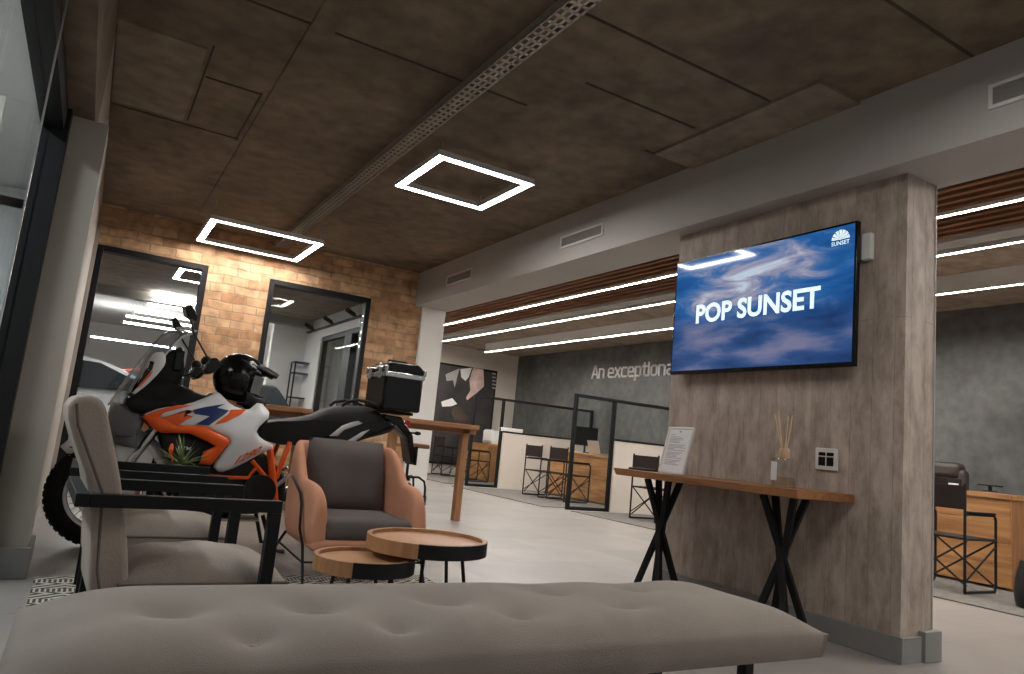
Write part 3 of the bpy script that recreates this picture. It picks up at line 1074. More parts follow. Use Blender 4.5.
MB().prism([(x_r - .12, YB - .09, z_r + .02), (x_r + .02, YB - .09, z_r + .01), (x_r + .13, YB - .09, z_r - .12), (x_r + .17, YB - .09, z_r - .32), (x_r + .14, YB - .09, z_r - .33), (x_r + .09, YB - .09, z_r - .14), (x_r - .02, YB - .09, z_r - .05), (x_r - .12, YB - .09, z_r - .05)], (0, .18, 0)).build('rear_mudguard', M['gloss'], bike, BO, bevel=.01)
MB().box(x_r + .165, x_r + .18, YB - .1, YB + .1, z_r - .34, z_r - .20).build('plate_holder', M['satin'], bike, BO, bevel=.004)
MB().box(x_r + .06, x_r + .11, YB - .06, YB + .06, z_r - .05, z_r - .01).build('tail_light', M['red'], bike, BO, bevel=.006)
for s in (-1, 1):
    MB().tube([(x_r + .10, YB + s * .08, z_r - .10), (x_r + .12, YB + s * .17, z_r - .10)], .007, 8).ball((x_r + .12, YB + s * .19, z_r - .10), .025, .035, .015, 12, 8).build('indicator', M['gloss'], bike, BO)
rk = MB()
bz = bp(385, 410)[1]
bx0, bx1 = bp(384, 405, -.19)[0] - .02, bp(423, 405, -.19)[0] - .02
for s in (-1, 1):
    rk.tube([(bx0 - .12, YB + s * .10, bz - .05), (bx0, YB + s * .13, bz - .015), (bx1 - .03, YB + s * .13, bz - .015)], .011, 8)
for x in (bx0 + .02, (bx0 + bx1) / 2, bx1 - .05):
    rk.tube([(x, YB - .13, bz - .015), (x, YB + .13, bz - .015)], .010, 8)
rk.build('rear_rack', M['satin'], bike, BO)
# aluminium-edged top box
zb = bz - .002
zt = bp(382, 370, -.19)[1]
tb = MB().box(bx0, bx1, YB - .20, YB + .20, zb, zb + .265).build('top_box', M['gloss'], bike, BO, bevel=.018)
MB().prism([(bx0, YB - .2, zb + .282), (bx0 + .005, YB - .2, zb + .325), (bx0 + .05, YB - .2, zb + .36), (bx1 - .05, YB - .2, zb + .36), (bx1 - .005, YB - .2, zb + .325), (bx1, YB - .2, zb + .282)], (0, .4, 0)).build('box_lid', M['gloss'], tb, BO, bevel=.014)
MB().box(bx0 - .006, bx1 + .006, YB - .206, YB + .206, zb + .245, zb + .283).build('metal_band', M['chrome'], tb, BO, bevel=.006)
for y in (-.205, .205):
    for x in (bx0, bx1):
        MB().box(x - .012, x + .012, YB + y - .012, YB + y + .012, zb + .275, zb + .325).build('corner_guard', M['chrome'], tb, BO, bevel=.008)
for y in (-.11, .11):
    MB().box(bx0 - .018, bx0, YB + y - .03, YB + y + .03, zb + .23, zb + .32).build('latch', M['chrome'], tb, BO, bevel=.006)
MB().tube([(bx0 + .06, YB - .06, zb + .36), (bx0 + .06, YB - .06, zb + .375), (bx1 - .10, YB - .06, zb + .375), (bx1 - .10, YB - .06, zb + .36)], .010, 8).build('carry_handle', M['satin'], tb, BO)
for y in (-.1, 0, .1):
    MB().box(bx0 + .05, bx1 - .05, YB + y - .012, YB + y + .012, zb + .357, zb + .364).build('lid_rib', M['alu'], tb, BO, bevel=.003)
# handlebar and controls
hb = [(lambda q, yy: Vector((q[0], YB + yy, q[1])))(bp(px, py, yy), yy) for px, py, yy in ((207, 362, -.40), (204, 366, -.28), (200, 374, -.12), (200, 374, .12), (204, 366, .28), (207, 362, .40))]
HX, HZ = .60, 1.16
hbp = [Vector((HX + .07, YB - .42, HZ + .02)), Vector((HX + .04, YB - .28, HZ + .02)), Vector((HX, YB - .12, HZ - .05)), Vector((HX, YB + .12, HZ - .05)), Vector((HX + .04, YB + .28, HZ + .02)), Vector((HX + .07, YB + .42, HZ + .02))]
MB().tube(hbp, .013, 10).build('handlebar', M['black'], bike, BO)
for s in (-1, 1):
    k = 0 if s < 0 else 5
    k2 = 1 if s < 0 else 4
    gr = MB().tube([hbp[k], hbp[k].lerp(hbp[k2], .85)], .019, 12).build('grip', M['rubber'], bike, BO)
    MB().tube([hbp[k2] + Vector((-.03, 0, .0)), hbp[k] + Vector((-.065, 0, .01))], .006, 8).build('lever', M['black'], gr, BO)
    MB().ball(hbp[k2] + Vector((-.02, s * -.03, .03)), .035, .03, .035, 12, 8).build('switch_cluster', M['satin'], bike, BO)
    hg = [(-.08, -.05), (-.065, .03), (-.025, .05), (.01, .03), (.0, -.02), (-.04, -.065)]
    MB().prism([(hbp[k].x + x, hbp[k].y + s * .02, hbp[k].z + z) for x, z in chaikin(hg, 1)], (0, -s * .16, 0)).build('hand_guard', M['gloss'], bike, BO, bevel=.012)
    my = .33
    mc = bp(188, 315, -my)
    mc = Vector((mc[0], YB + s * my, mc[1]))
    ms = MB().tube([hbp[k2] + Vector((0, 0, .02)), mc + Vector((.05, -s * .02, -.10)), mc + Vector((.02, 0, -.03))], .006, 8).build('mirror', M['black'], bike, BO)
    MB().prism([(mc.x - .045, mc.y, mc.z + .035), (mc.x - .01, mc.y, mc.z + .06), (mc.x + .04, mc.y, mc.z - .01), (mc.x + .035, mc.y, mc.z - .045), (mc.x - .02, mc.y, mc.z - .02)], (.01, s * .10, .0)).build('mirror_housing', M['gloss'], ms, BO, bevel=.008)
MB().prism([(HX - .03, YB - .05, HZ - .05), (HX - .02, YB - .05, HZ + .02), (HX + .03, YB - .05, HZ + .02), (HX + .03, YB - .05, HZ - .05)], (0, .1, 0)).build('bar_clamp', M['engine'], bike, BO, bevel=.008)
MB().tube([(HX - .03, YB - .1, HZ - .03), (.5, YB - .12, 1.10), (.45, YB - .1, .95)], .008, 8).tube([(HX - .03, YB + .1, HZ - .03), (.5, YB + .12, 1.10), (.45, YB + .1, .95)], .008, 8).build('brake_hoses', M['black'], bike, BO)

# ------------------------------------------------------------------ helmet lying on the tank, peak to the right
hc = Vector((bp(237, 381, -.05)[0], YB - .05, bp(237, 381, -.05)[1]))
hel = thing('helmet', 'black off-road helmet with peak resting on the white and orange fuel tank', 'helmet', (hc.x, hc.y, hc.z - .16))
HO = hel.location.copy()
Rh = Matrix.Rotation(RD(8), 3, 'Y')


def hp(x, y, z):
    return hc + Rh @ (Vector((x, y, z)) * 1.2)


rows = []
for i in range(17):
    a = RD(-74 + 164 * i / 16)
    row = []
    for k in range(32):
        b = 2 * pi * k / 32
        rx = .135 + (.02 if cos(b) > 0 else .0)
        p = Vector((rx * cos(a) * cos(b), .118 * cos(a) * sin(b), .14 * sin(a) + .02))
        # face opening and chin
        if p.x > .045 and -.055 < p.z < .06:
            p.x = .045 + (p.x - .045) * .15
        if p.z < -.055 and p.x > 0:
            p.x *= 1.28
        row.append(hp(*p))
    rows.append(row)
m_ = MB().grid(rows, True)
m_.add(rows[0], [tuple(range(32))])
m_.build('shell', M['gloss'], hel, HO, ang=50)
cb = []
for k in range(15):
    a = RD(-80 + 160 * k / 14)
    cb.append((.03 + .155 * cos(a), .112 * sin(a)))
ch = MB()
rows = []
for (dz, sc, th) in ((-.125, .86, .0), (-.115, .96, 0), (-.09, 1.0, 0), (-.06, .98, 0), (-.05, .93, 0), (-.055, .86, 0), (-.11, .82, 0)):
    rows.append([hp(.0 + x * sc, y * sc, dz - .012 * (x > .1)) for x, y in cb])
rows.append(rows[0])
ch.grid(rows).build('chin_bar', M['satin'], hel, HO, ang=50)
MB().box(.155, .185, -.035, .035, -.10, -.07, Matrix.Translation(hc) @ Rh.to_4x4() @ Matrix.Scale(1.2, 4)).build('chin_vent', M['engine'], hel, HO, bevel=.006)
pk = []
for i in range(9):
    t_ = i / 8
    row = []
    for k in range(11):
        q = -1 + 2 * k / 10
        wd = .10 - .035 * t_
        row.append(hp(-.01 + .225 * t_ - .02 * q * q, wd * q, (.142 - .01 * t_ - .035 * t_ * t_ - .03 * q * q)))
    pk.append(row)
po = MB().grid(pk).build('peak', M['satin'], hel, HO)
s_ = po.modifiers.new('thick', 'SOLIDIFY')
s_.thickness = .010
rows = []
for i in range(6):
    z = -.05 + .10 * i / 5
    rows.append([hp(.025 + (.115 - .2 * z * z) * cos(RD(-68 + 136 * k / 12)), .113 * sin(RD(-68 + 136 * k / 12)), z) for k in range(13)])
MB().grid(rows).build('visor', M['smoke'], hel, HO)
for s in (-1, 1):
    MB().lathe([(.0, .008), (.02, .008), (.026, 0)], 16, Matrix.Translation(hp(0.02, s * .118, .02)) @ Matrix.Rotation(s * -pi / 2, 4, 'X')).build('visor_pivot', M['engine'], hel, HO)

# ------------------------------------------------------------------ tufted bench in the foreground
BX0, BX1, BY0, BY1 = -.06, 2.12, 1.50, 2.08
ZB0, ZB1 = .310, .455
bench = thing('tufted_bench', 'long grey tufted upholstered bench in the foreground', 'bench', ((BX0 + BX1) / 2, (BY0 + BY1) / 2, 0))
bo = bench.location.copy()
TUFT = [at(px, py, 2, .435) for px, py in ((172, 613), (316, 609), (443, 602), (552, 593), (634, 590), (256, 631), (400, 623), (522, 614), (622, 606))]
TUFT = [(p.x, p.y) for p in TUFT]
rowsT = [1.86, 1.70]
xs_b = [t[0] for t in TUFT[:5]]
NXB, NYB = 150, 44


def bench_top(u, v):
    """height over the base of the cushion at (u, v) in [0,1]"""
    x = BX0 + (BX1 - BX0) * u
    y = BY0 + (BY1 - BY0) * v
    ex = min(u, 1 - u) * (BX1 - BX0)
    ey = min(v, 1 - v) * (BY1 - BY0)
    px = 1 - max(0, 1 - ex / .27) ** 2.4
    py = 1 - max(0, 1 - ey / .16) ** 2.6
    h = (.072 + (ZB1 - ZB0 - .072) * (px ** .8) * (py ** .9))
    for tx, ty in TUFT:
        d = math.hypot((x - tx) / 1.25, y - ty)
        h -= .040 * math.exp(-(d / .046) ** 1.3) + .010 * math.exp(-(d / .10) ** 2)
    return h


m_ = MB()
rows = []
for j in range(NYB + 1):
    v = j / NYB
    row = []
    for i in range(NXB + 1):
        u = i / NXB
        row.append(Vector((BX0 + (BX1 - BX0) * u, BY0 + (BY1 - BY0) * v, ZB0 + bench_top(u, v))))
    rows.append(row)
m_.grid(rows)
loop = [rows[0][i] for i in range(NXB + 1)] + [rows[j][NXB] for j in range(1, NYB + 1)] + [rows[NYB][i] for i in range(NXB - 1, -1, -1)] + [rows[j][0] for j in range(NYB - 1, 0, -1)]
lo = [Vector((p.x + (.012 if p.x < BX0 + .02 else -.012 if p.x > BX1 - .02 else 0), p.y + (.012 if p.y < BY0 + .02 else -.012 if p.y > BY1 - .02 else 0), ZB0)) for p in loop]
n_ = len(loop)
m_.add(loop + lo, [(i, (i + 1) % n_, n_ + (i + 1) % n_, n_ + i) for i in range(n_)] + [tuple(n_ + i for i in range(n_))])
cu = m_.build('cushion', M['fabric'], bench, bo, ang=80)
for tx, ty in TUFT:
    u, v = (tx - BX0) / (BX1 - BX0), (ty - BY0) / (BY1 - BY0)
    MB().ball((tx, ty, ZB0 + bench_top(u, v) + .001), .011, .011, .006, 12, 8).build('button', M['fabric'], cu, bo)
MB().box(BX0 + .16, BX1 - .16, BY0 + .14, BY1 - .10, ZB0 - .015, ZB0).build('base_frame', M['black'], bench, bo, bevel=.004)
a = at(745, 664, 2, ZB0)
b = at(670, 676, 2, ZB0)
for x in (BX0 + .28, 1.85):
    for y in (BY0 + .09, BY1 - .10):
        MB().box(x - .018, x + .018, y - .018, y + .018, 0, ZB0).build('leg', M['black'], bench, bo, bevel=.003)

# ------------------------------------------------------------------ two grey armchairs with black square-tube arms


def make_armchair(name, label):
    """faces +x, origin on the floor under the middle of the seat"""
    t = thing(name, label, 'armchair', group=None)
    W, D = .50, .66          # between the arms, seat depth
    AZ = .60
    # seat
    xa, xb, ya_, yb2 = -.125, .405, -W / 2 + .005, W / 2 - .005
    rows = []
    for j in range(21):
        v = -1 + 2 * j / 20
        row = []
        for i in range(25):
            u = -1 + 2 * i / 24
            q = (1 - abs(u) ** 3.2) * (1 - abs(v) ** 3.2)
            row.append(Vector(((xa + xb) / 2 + (xb - xa) / 2 * u, (ya_ + yb2) / 2 + (yb2 - ya_) / 2 * v, .318 + .085 * max(0, q) ** .6 + .004 * sin(9 * u + 2 * v) * q)))
        rows.append(row)
    m_ = MB().grid(rows)
    lp_ = [rows[0][i] for i in range(25)] + [rows[j][24] for j in range(1, 21)] + [rows[20][i] for i in range(23, -1, -1)] + [rows[j][0] for j in range(19, 0, -1)]
    n_ = len(lp_)
    lo_ = [Vector(((xa + xb) / 2 + (p.x - (xa + xb) / 2) * .97, p.y * .97, .245)) for p in lp_]
    m_.add(lp_ + lo_, [(i, (i + 1) % n_, n_ + (i + 1) % n_, n_ + i) for i in range(n_)] + [tuple(n_ + i for i in range(n_))])
    s = m_.build('seat_cushion', M['velvet'], t, ang=75)
    MB().tube([(p.x, p.y, p.z) for p in lp_], .0055, 6, True).build('piping', M['seam'], s)
    # back: a tall thin leaning cushion
    prof = [(-.195, .235), (-.085, .235), (-.10, .36), (-.155, .60), (-.23, .82), (-.252, .875), (-.282, .895), (-.322, .895), (-.352, .87), (-.34, .80), (-.245, .60), (-.21, .36)]
    bk = MB().prism([(x, -W / 2 + .02, z) for x, z in chaikin(prof, 1)], (0, W - .04, 0)).build('back_cushion', M['velvet'], t, bevel=.03, seg=5, ang=60)
    for y in (-W / 2 + .022, W / 2 - .022):
        MB().tube([(-.165, y, .27), (-.190, y, .36), (-.215, y, .60), (-.313, y, .80), (-.328, y, .865)], .005, 6).build('piping', M['seam'], bk)
    # arms
    for sgn in (-1, 1):
        y = sgn * (W / 2 + .022)
        f = MB()
        f.box(-.25, .335, y - .02, y + .02, AZ - .04, AZ)
        f.build('arm_rail', M['frame'], t, bevel=.003)
        MB().box(.295, .335, y - .02, y + .02, .012, AZ - .04).build('front_leg', M['frame'], t, bevel=.003)
        MB().box(-.19, -.15, y - .02, y + .02, .012, .27).build('rear_leg', M['frame'], t, bevel=.003)
        MB().box(-.19, .30, y - .02, y + .02, .235, .27).build('side_rail', M['frame'], t, bevel=.003)
    MB().box(-.288, -.25, -W / 2 - .042, W / 2 + .042, AZ - .04, AZ).build('back_rail', M['frame'], t, bevel=.003)
    MB().box(.295, .33, -W / 2, W / 2, .235, .265).build('cross_rail', M['frame'], t, bevel=.003)
    return t


ch1 = make_armchair('armchair', 'grey suede armchair with black square arms, nearest behind the bench')
ch2 = copy_tree(ch1)
ch2['label'] = 'second grey armchair half hidden behind the nearer one, in front of the motorcycle'
ch1['group'] = ch2['group'] = 'grey armchairs with black frames'
ROT1, ROT2 = RD(3), RD(0)
ch1.location = (.290, 2.850, 0)
ch1.rotation_euler.z = ROT1
ch2.location = (.275, 3.82, 0)
ch2.rotation_euler.z = ROT2

# ------------------------------------------------------------------ salmon tub chair
TX, TY = 1.50, 4.36
tub = thing('tub_chair', 'salmon fabric tub armchair with charcoal back and seat cushions', 'armchair', (TX, TY, 0), 0)
# shell path in plan (front is -y); t in [-1,1]; left end is the left arm front
path = []
hw = .352
for i in range(61):
    t_ = -1 + 2 * i / 60
    s_ = abs(t_)
    sg = -1 if t_ < 0 else 1
    if s_ > .42:                                           # side arm
        k = (s_ - .42) / .58
        x = hw - .018 * k + .015 * sin(pi * k)
        y = .12 - .50 * k
    else:                                                  # back curve
        k = s_ / .42
        x = hw * sin(k * pi / 2) ** .75
        y = .12 + .26 * cos(k * pi / 2) ** .75
    path.append((sg * x, y, s_))


def shell_top(s):
    # back edge high, dropping to the arms
    if s < .30:
        return .775
    if s < .62:
        k = (s - .30) / .32
        return .775 - .21 * (3 * k * k - 2 * k ** 3)
    k = (s - .62) / .38
    return .565 - .02 * k - .12 * k ** 6


rows = []
for i, (x, y, s) in enumerate(path):
    a_ = Vector(path[max(0, i - 1)][:2])
    b_ = Vector(path[min(60, i + 1)][:2])
    d = (b_ - a_).normalized()
    nrm = Vector((d.y, -d.x))                              # towards the inside
    if nrm.dot(Vector((-x, -y - .2))) < 0:
        nrm = -nrm
    zt = shell_top(s)
    th = .065 + .03 * max(0, s - .45)
    z0 = .205
    sec = [(.03, z0), (.0, z0 + .04), (-.012, z0 + .16), (-.008, zt - .14), (.0, zt - .03), (.018, zt - .004), (th * .5, zt), (th * .85, zt - .010), (th, zt - .04), (th + .01, zt - .16), (th + .01, z0 + .04), (th - .02, z0)]
    lean = -.06 * max(0, 1 - s / .5)
    rows.append([Vector((TX + x + nrm.x * o_ , TY + y + nrm.y * o_ - lean * max(0, (z - .35)) / .45, z)) for o_, z in sec])
m_ = MB().grid(rows, True)
m_.add(rows[0], [tuple(range(12))]).add(rows[-1], [tuple(range(12))])
shl = m_.build('shell', M['pink'], tub, tub.location, ang=75, sub=1)
MB().box(TX - .325, TX + .325, TY - .372, TY + .24, .195, .255).build('seat_base', M['pink'], tub, tub.location, bevel=.02, seg=3)
MB().box(TX - .275, TX + .275, TY - .375, TY + .17, .245, .372).build('seat_cushion', M['cushion'], tub, tub.location, bevel=.05, seg=5)
bc = MB()
rows = []
nx, nz = 16, 14
for side in (0, 1):
    for j in range(nz + 1):
        row = []
        for i in range(nx + 1):
            u, v = -1 + 2 * i / nx, -1 + 2 * j / nz
            bul = (1 - abs(u) ** 5) * (1 - abs(v) ** 5)
            x = .262 * u * (1 - .05 * (v > 0) * v)
            z = .575 + .222 * v
            yc = .19 + .085 * (z - .40) / .4 + .02 * abs(u) ** 2 * -1
            y = yc + (-.075 if side == 0 else .055) * bul
            row.append(Vector((TX + x, TY + y, z)))
        rows.append(row)
    bc.grid(rows)
    rows = []
bc.build('back_cushion', M['cushion'], tub, tub.location, ang=80)
for sg in (-1, 1):
    xo = sg * (hw + .024)
    lg = MB()
    lg.tube([(TX + sg * .37, TY + .43, .004), (TX + sg * .33, TY + .20, .215)], .009, 8)
    lg.build('rear_leg', M['black'], tub, tub.location)
    lg = MB()
    lg.tube([(TX + sg * .355, TY - .40, .016), (TX + sg * .352, TY - .29, .21), (TX + xo, TY - .27, .30), (TX + xo, TY - .24, .43), (TX + xo, TY - .18, .485), (TX + xo, TY - .08, .52), (TX + xo, TY + .04, .56)], .008, 8)
    lg.build('front_leg', M['black'], tub, tub.location)
    MB().tube([(TX + sg * .356, TY - .335, .13), (TX + sg * .348, TY + .31, .145)], .006, 8).build('stretcher', M['black'], tub, tub.location)
MB().tube([(TX - .356, TY - .335, .13), (TX + .356, TY - .335, .13)], .006, 8).build('stretcher', M['black'], tub, tub.location)


# ------------------------------------------------------------------ two round tray tables


def tray_table(cx, cy, r, H, label, ang, n, foot):
    t = thing('tray_table', label, 'side table', (cx, cy, 0), group=None)
    MB().lathe([(0, H - .040), (r - .02, H - .040), (r - .02, H - .016), (0, H - .016)], 56).build('tray_top', M['oak'], t, ang=30)
    h = .062
    m1, m2 = MB(), MB()
    sec = [(r - .020, H - h), (r, H - h), (r, H), (r - .020, H)]
    for m_, a0, a1 in ((m1, ang, ang + 180), (m2, ang + 180, ang + 360)):
        rows = [[Vector((q * cos(RD(a0 + (a1 - a0) * i / 40)), q * sin(RD(a0 + (a1 - a0) * i / 40)), z)) for q, z in sec] for i in range(41)]
        m_.grid(rows, True)
        m_.add(rows[0], [(0, 1, 2, 3)]).add(rows[-1], [(0, 1, 2, 3)])
    m1.build('wooden_rim', M['rim'], t, ang=40)
    m2b = m2.build('black_rim', M['black'], t, ang=40)
    # keep the inner lip of the black half wooden, as on the real tray
    li = MB()
    rows = [[Vector((q * cos(RD(ang + 180 + 180 * i / 40)), q * sin(RD(ang + 180 + 180 * i / 40)), z)) for q, z in ((r - .024, H - .016), (r - .020, H - .016), (r - .004, H + .0015), (r - .024, H + .0015))] for i in range(41)]
    li.grid(rows, True)
    li.build('wooden_lip', M['rim'], m2b, ang=40)
    MB().lathe([(r * .55, H - h - .004), (r * .6, H - h - .004), (r * .6, H - .04), (r * .55, H - .04)], 40, None, True).build('leg_ring', M['black'], t)
    for a in foot:
        a = RD(a)
        MB().tube([(r * .58 * cos(a), r * .58 * sin(a), H - .045), (r * .80 * cos(a), r * .80 * sin(a), .016)], .0085, 8).build('leg', M['black'], t)
    return t


c1 = at(428, 536.5, 2, .41)
tray_table(c1.x, c1.y, .282, .41, 'larger round wooden tray table with black half rim, overlapping the smaller one', 58, 4, (118, 242, 330, 30))
c2 = at(365.5, 555, 2, .33)
tray_table(c2.x, c2.y, .222, .33, 'smaller lower round wooden tray table with black half rim', 58, 4, (45, 135, 225, 315))

# ------------------------------------------------------------------ rug
rg = at(43, 578, 2, 0)
rug = MB().box(-.08, 1.97, 2.2, 4.27, 0, .012).build('rug', M['rug'], None, (.95, 3.2, 0), smooth=False)
tag(rug, 'black and cream geometric woven rug under the lounge seating', 'rug')

# ------------------------------------------------------------------ plant on a slim stand behind the second armchair
pp = at(180, 477, 1, 4.52)
stz = pp.z - .02
st = thing('plant_stand', 'slim black pedestal behind the second armchair holding the spiky plant', 'stand', (pp.x, 4.52, 0))
MB().lathe([(0, 0), (.12, 0), (.12, .012), (.02, .02), (.014, .04), (.014, stz - .02), (.02, stz - .012)], 28).build('pedestal', M['black'], st)
MB().lathe([(0, stz - .012), (.13, stz - .012), (.13, stz), (0, stz)], 32).build('top', M['black'], st)
pl = thing('potted_plant', 'small spiky green plant in a taupe pot beside the motorcycle', 'plant', (pp.x, 4.52, stz))
MB().lathe([(0, 0), (.075, 0), (.095, .085), (.088, .085), (.07, .01), (0, .06)], 28).build('pot', M['pot'], pl)
for k in range(30):
    a = random.uniform(0, 2 * pi)
    L = random.uniform(.13, .22)
    el = random.uniform(.25, 1.35)
    wd = random.uniform(.008, .012)
    rows = []
    for i in range(7):
        t_ = i / 6
        rr = L * t_ * cos(el) * (1 + .25 * t_)
        zz = .08 + L * t_ * sin(el) - .07 * t_ * t_ * (1.4 - el)
        wv = wd * (1 - t_ ** 1.6) + .0006
        c_ = Vector((rr * cos(a), rr * sin(a), zz))
        s_ = Vector((-sin(a), cos(a), 0)) * wv
        rows.append([c_ - s_, c_ + Vector((0, 0, -.4 * wv)), c_ + s_, c_ + Vector((0, 0, .25 * wv))])
    MB().grid(rows, True).build('leaf', M['leaf'], pl)
fl_ = MB()
fl_.tube([(-.05, -.02, .09), (-.07, -.02, .16)], .004, 6).ball((-.072, -.02, .175), .012, .012, .03, 10, 8)
fl_.build('flower_spike', M['orange'], pl)

# ------------------------------------------------------------------ television
TVX, TY0, TY1, TZ0, TZ1 = 3.555, 2.415, 3.855, 1.482, 2.313
tv = thing('television', 'large wall television showing a cloudy blue sky picture reading POP SUNSET', 'television', (3.64, (TY0 + TY1) / 2, TZ0))
to = tv.location.copy()
MB().box(TVX, TVX + .035, TY0, TY1, TZ0, TZ1).build('bezel', M['gloss'], tv, to, bevel=.004)
MB().box(TVX + .03, TVX + .06, TY0 + .2, TY1 - .2, TZ0 + .1, TZ1 - .15).build('back_housing', M['satin'], tv, to, bevel=.01)
MB().box(TVX + .055, 3.64, TY0 + .45, TY1 - .45, TZ0 + .25, TZ1 - .25).build('wall_mount', M['black'], tv, to)
e = .014
sc_ = MB().box(TVX - .0015, TVX + .001, TY0 + e, TY1 - e, TZ0 + .024, TZ1 - e).build('screen', M['screen'], tv, to, smooth=False)
tv_, tf_ = text_mesh('POP SUNSET', 1, .030, .0)


def tvp(px, py):
    q = at(px, py, 0, TVX - .003)
    return q


A_, B_, C_ = tvp(695.6, 323.5), tvp(820, 308.5), tvp(695.6, 304.5)
y0_, y1_ = A_.y, B_.y
z0_, z1_ = (A_.z + B_.z) / 2, (C_.z + at(819, 286.5, 0, TVX).z) / 2
MB().add([(TVX - .003, y0_ + (y1_ - y0_) * x, z0_ + (z1_ - z0_) * y) for x, y, z in tv_], tf_).build('screen_caption', M['caption'], sc_, to, smooth=False)
# round half-dome mark in the corner
ce = tvp(840.5, 239.5)
lm = MB()
R_ = .058
for k in range(7):
    a0 = 180 * k / 7 + 2.5
    a1 = 180 * (k + 1) / 7 - 2.5
    pts = [(TVX - .003, ce.y - R_ * .28 * cos(RD(q)), ce.z + R_ * .28 * sin(RD(q))) for q in (a1, a0)]
    pts += [(TVX - .003, ce.y - R_ * cos(RD(a0 + (a1 - a0) * i / 5)), ce.z + R_ * sin(RD(a0 + (a1 - a0) * i / 5))) for i in range(6)]
    lm.add(pts, [tuple(range(len(pts)))])
pts = [(TVX - .003, ce.y - R_ * .24 * cos(RD(q * 15)), ce.z + R_ * .24 * sin(RD(q * 15))) for q in range(13)]
lm.add(pts, [tuple(range(13))])
tl_, tlf = text_mesh('SUNSET', 1, .015, 0)
lm.add([(TVX - .003, ce.y + R_ - 2 * R_ * x, ce.z - .032 + .024 * y) for x, y, z in tl_], tlf)
lm.build('corner_mark', M['caption'], sc_, to, smooth=False)
pbx = MB().box(3.605, 3.64, 2.365, 2.425, 2.09, 2.245).build('cable_box', M['plate'], None, (3.64, 2.38, 2.17), bevel=.006)
tag(pbx, 'small white box on the screen wall peeking out right of the television', 'cable box')

# ------------------------------------------------------------------ console table against the screen wall
CX0, CX1, CY0, CY1, CZ = 3.165, 3.64, 2.445, 3.93, .79
con = thing('console_table', 'stained wooden console table with black crossed legs below the television', 'table', ((CX0 + CX1) / 2, (CY0 + CY1) / 2, 0))
co = con.location.copy()
MB().prism([(CX0, CY0, CZ - .045), (CX0, CY1 - .03, CZ - .045), (CX0, CY1, CZ), (CX0, CY0, CZ)], (CX1 - CX0, 0, 0)).build('tabletop', M['console'], con, co, bevel=.004)
xm = CX0 + .125
for yc in (3.56, 2.62):
    for sx in (-1, 1):
        for sy in (-1, 1):
            MB().bar((xm - sx * .09, yc - sy * .125, 0), (xm + sx * .05, yc + sy * .10, CZ - .045), .034, .034, (1, .3, 0)).build('leg', M['black'], con, co, bevel=.003)

# framed notice leaning on the console
fa = at(670, 472, 0, CX0 + .15)
fr = thing('certificate_frame', 'framed printed notice propped on the left end of the console table', 'picture frame', (CX0 + .15, fa.y, CZ + .004), 0)
Mf = Matrix.Rotation(RD(14), 4, 'Y')
fw_, fh_ = .235, .315
f = MB()
for q in ((0, .016, -fw_ / 2, -fw_ / 2 + .014, 0, fh_), (0, .016, fw_ / 2 - .014, fw_ / 2, 0, fh_), (0, .016, -fw_ / 2 + .014, fw_ / 2 - .014, 0, .014), (0, .016, -fw_ / 2 + .014, fw_ / 2 - .014, fh_ - .014, fh_)):
    f.box(*q, M=Mf)
f.build('frame', M['acryl'], fr, bevel=.002)
pg = MB().box(.004, .012, -fw_ / 2 + .012, fw_ / 2 - .012, .012, fh_ - .012, M=Mf).build('page', M['page'], fr, smooth=False)
ln = MB()
z = fh_ - .055
i = 0
while z > .05:
    l_ = random.uniform(.55, 1) * (fw_ - .07)
    if i in (0, 9):
        l_ *= .5
    ln.box(.0030, .0042, fw_ / 2 - .035 - l_, fw_ / 2 - .035, z, z + .0035, M=Mf)
    z -= .0095 if i % 5 else .015
    i += 1
ln.box(.0030, .0042, -.008, .008, fh_ - .037, fh_ - .024, M=Mf)
ln.build('printed_lines', M['print'], pg, smooth=False)
MB().bar(Mf @ Vector((.018, 0, .2)), (.15, 0, .004), .05, .006).build('easel_back', M['acryl'], fr)
ph = at(643, 469, 0, CX0 + .10)
pho = thing('tablet', 'flat black device lying left of the framed notice on the console', 'device', (CX0 + .14, 3.775, CZ))
MB().box(-.05, .05, -.12, .105, 0, .014).build('body', M['satin'], pho, bevel=.004)
MB().box(-.045, .045, -.113, .098, .014, .0150).build('glass_face', M['gloss'], pho)

# reed diffuser
dq = at(783, 488, 0, CX0 + .15)
df = thing('reed_diffuser', 'glass reed diffuser with white label standing on the right of the console', 'diffuser', (CX0 + .15, dq.y, CZ))
MB().box(-.05, .05, -.05, .05, 0, .155).build('bottle', M['bottle'], df, bevel=.008)
MB().box(-.042, .042, -.042, .042, .012, .055).build('scented_oil', M['oil'], df, bevel=.004)
MB().box(-.0525, -.0505, .005, .042, .035, .135).build('label', M['page'], df, smooth=False)
MB().lathe([(0, .155), (.024, .155), (.026, .165), (.026, .205), (.021, .212), (.010, .212), (.010, .19), (0, .19)], 24).build('cap', M['cork'], df)
for k in range(7):
    a = 2 * pi * k / 7 + .3
    r1 = random.uniform(.03, .10)
    MB().tube([(.006 * cos(a), .006 * sin(a), .15), (r1 * cos(a) * .6, r1 * sin(a), .40 + random.uniform(-.02, .015))], .0032, 6).build('reed', M['reed'], df)

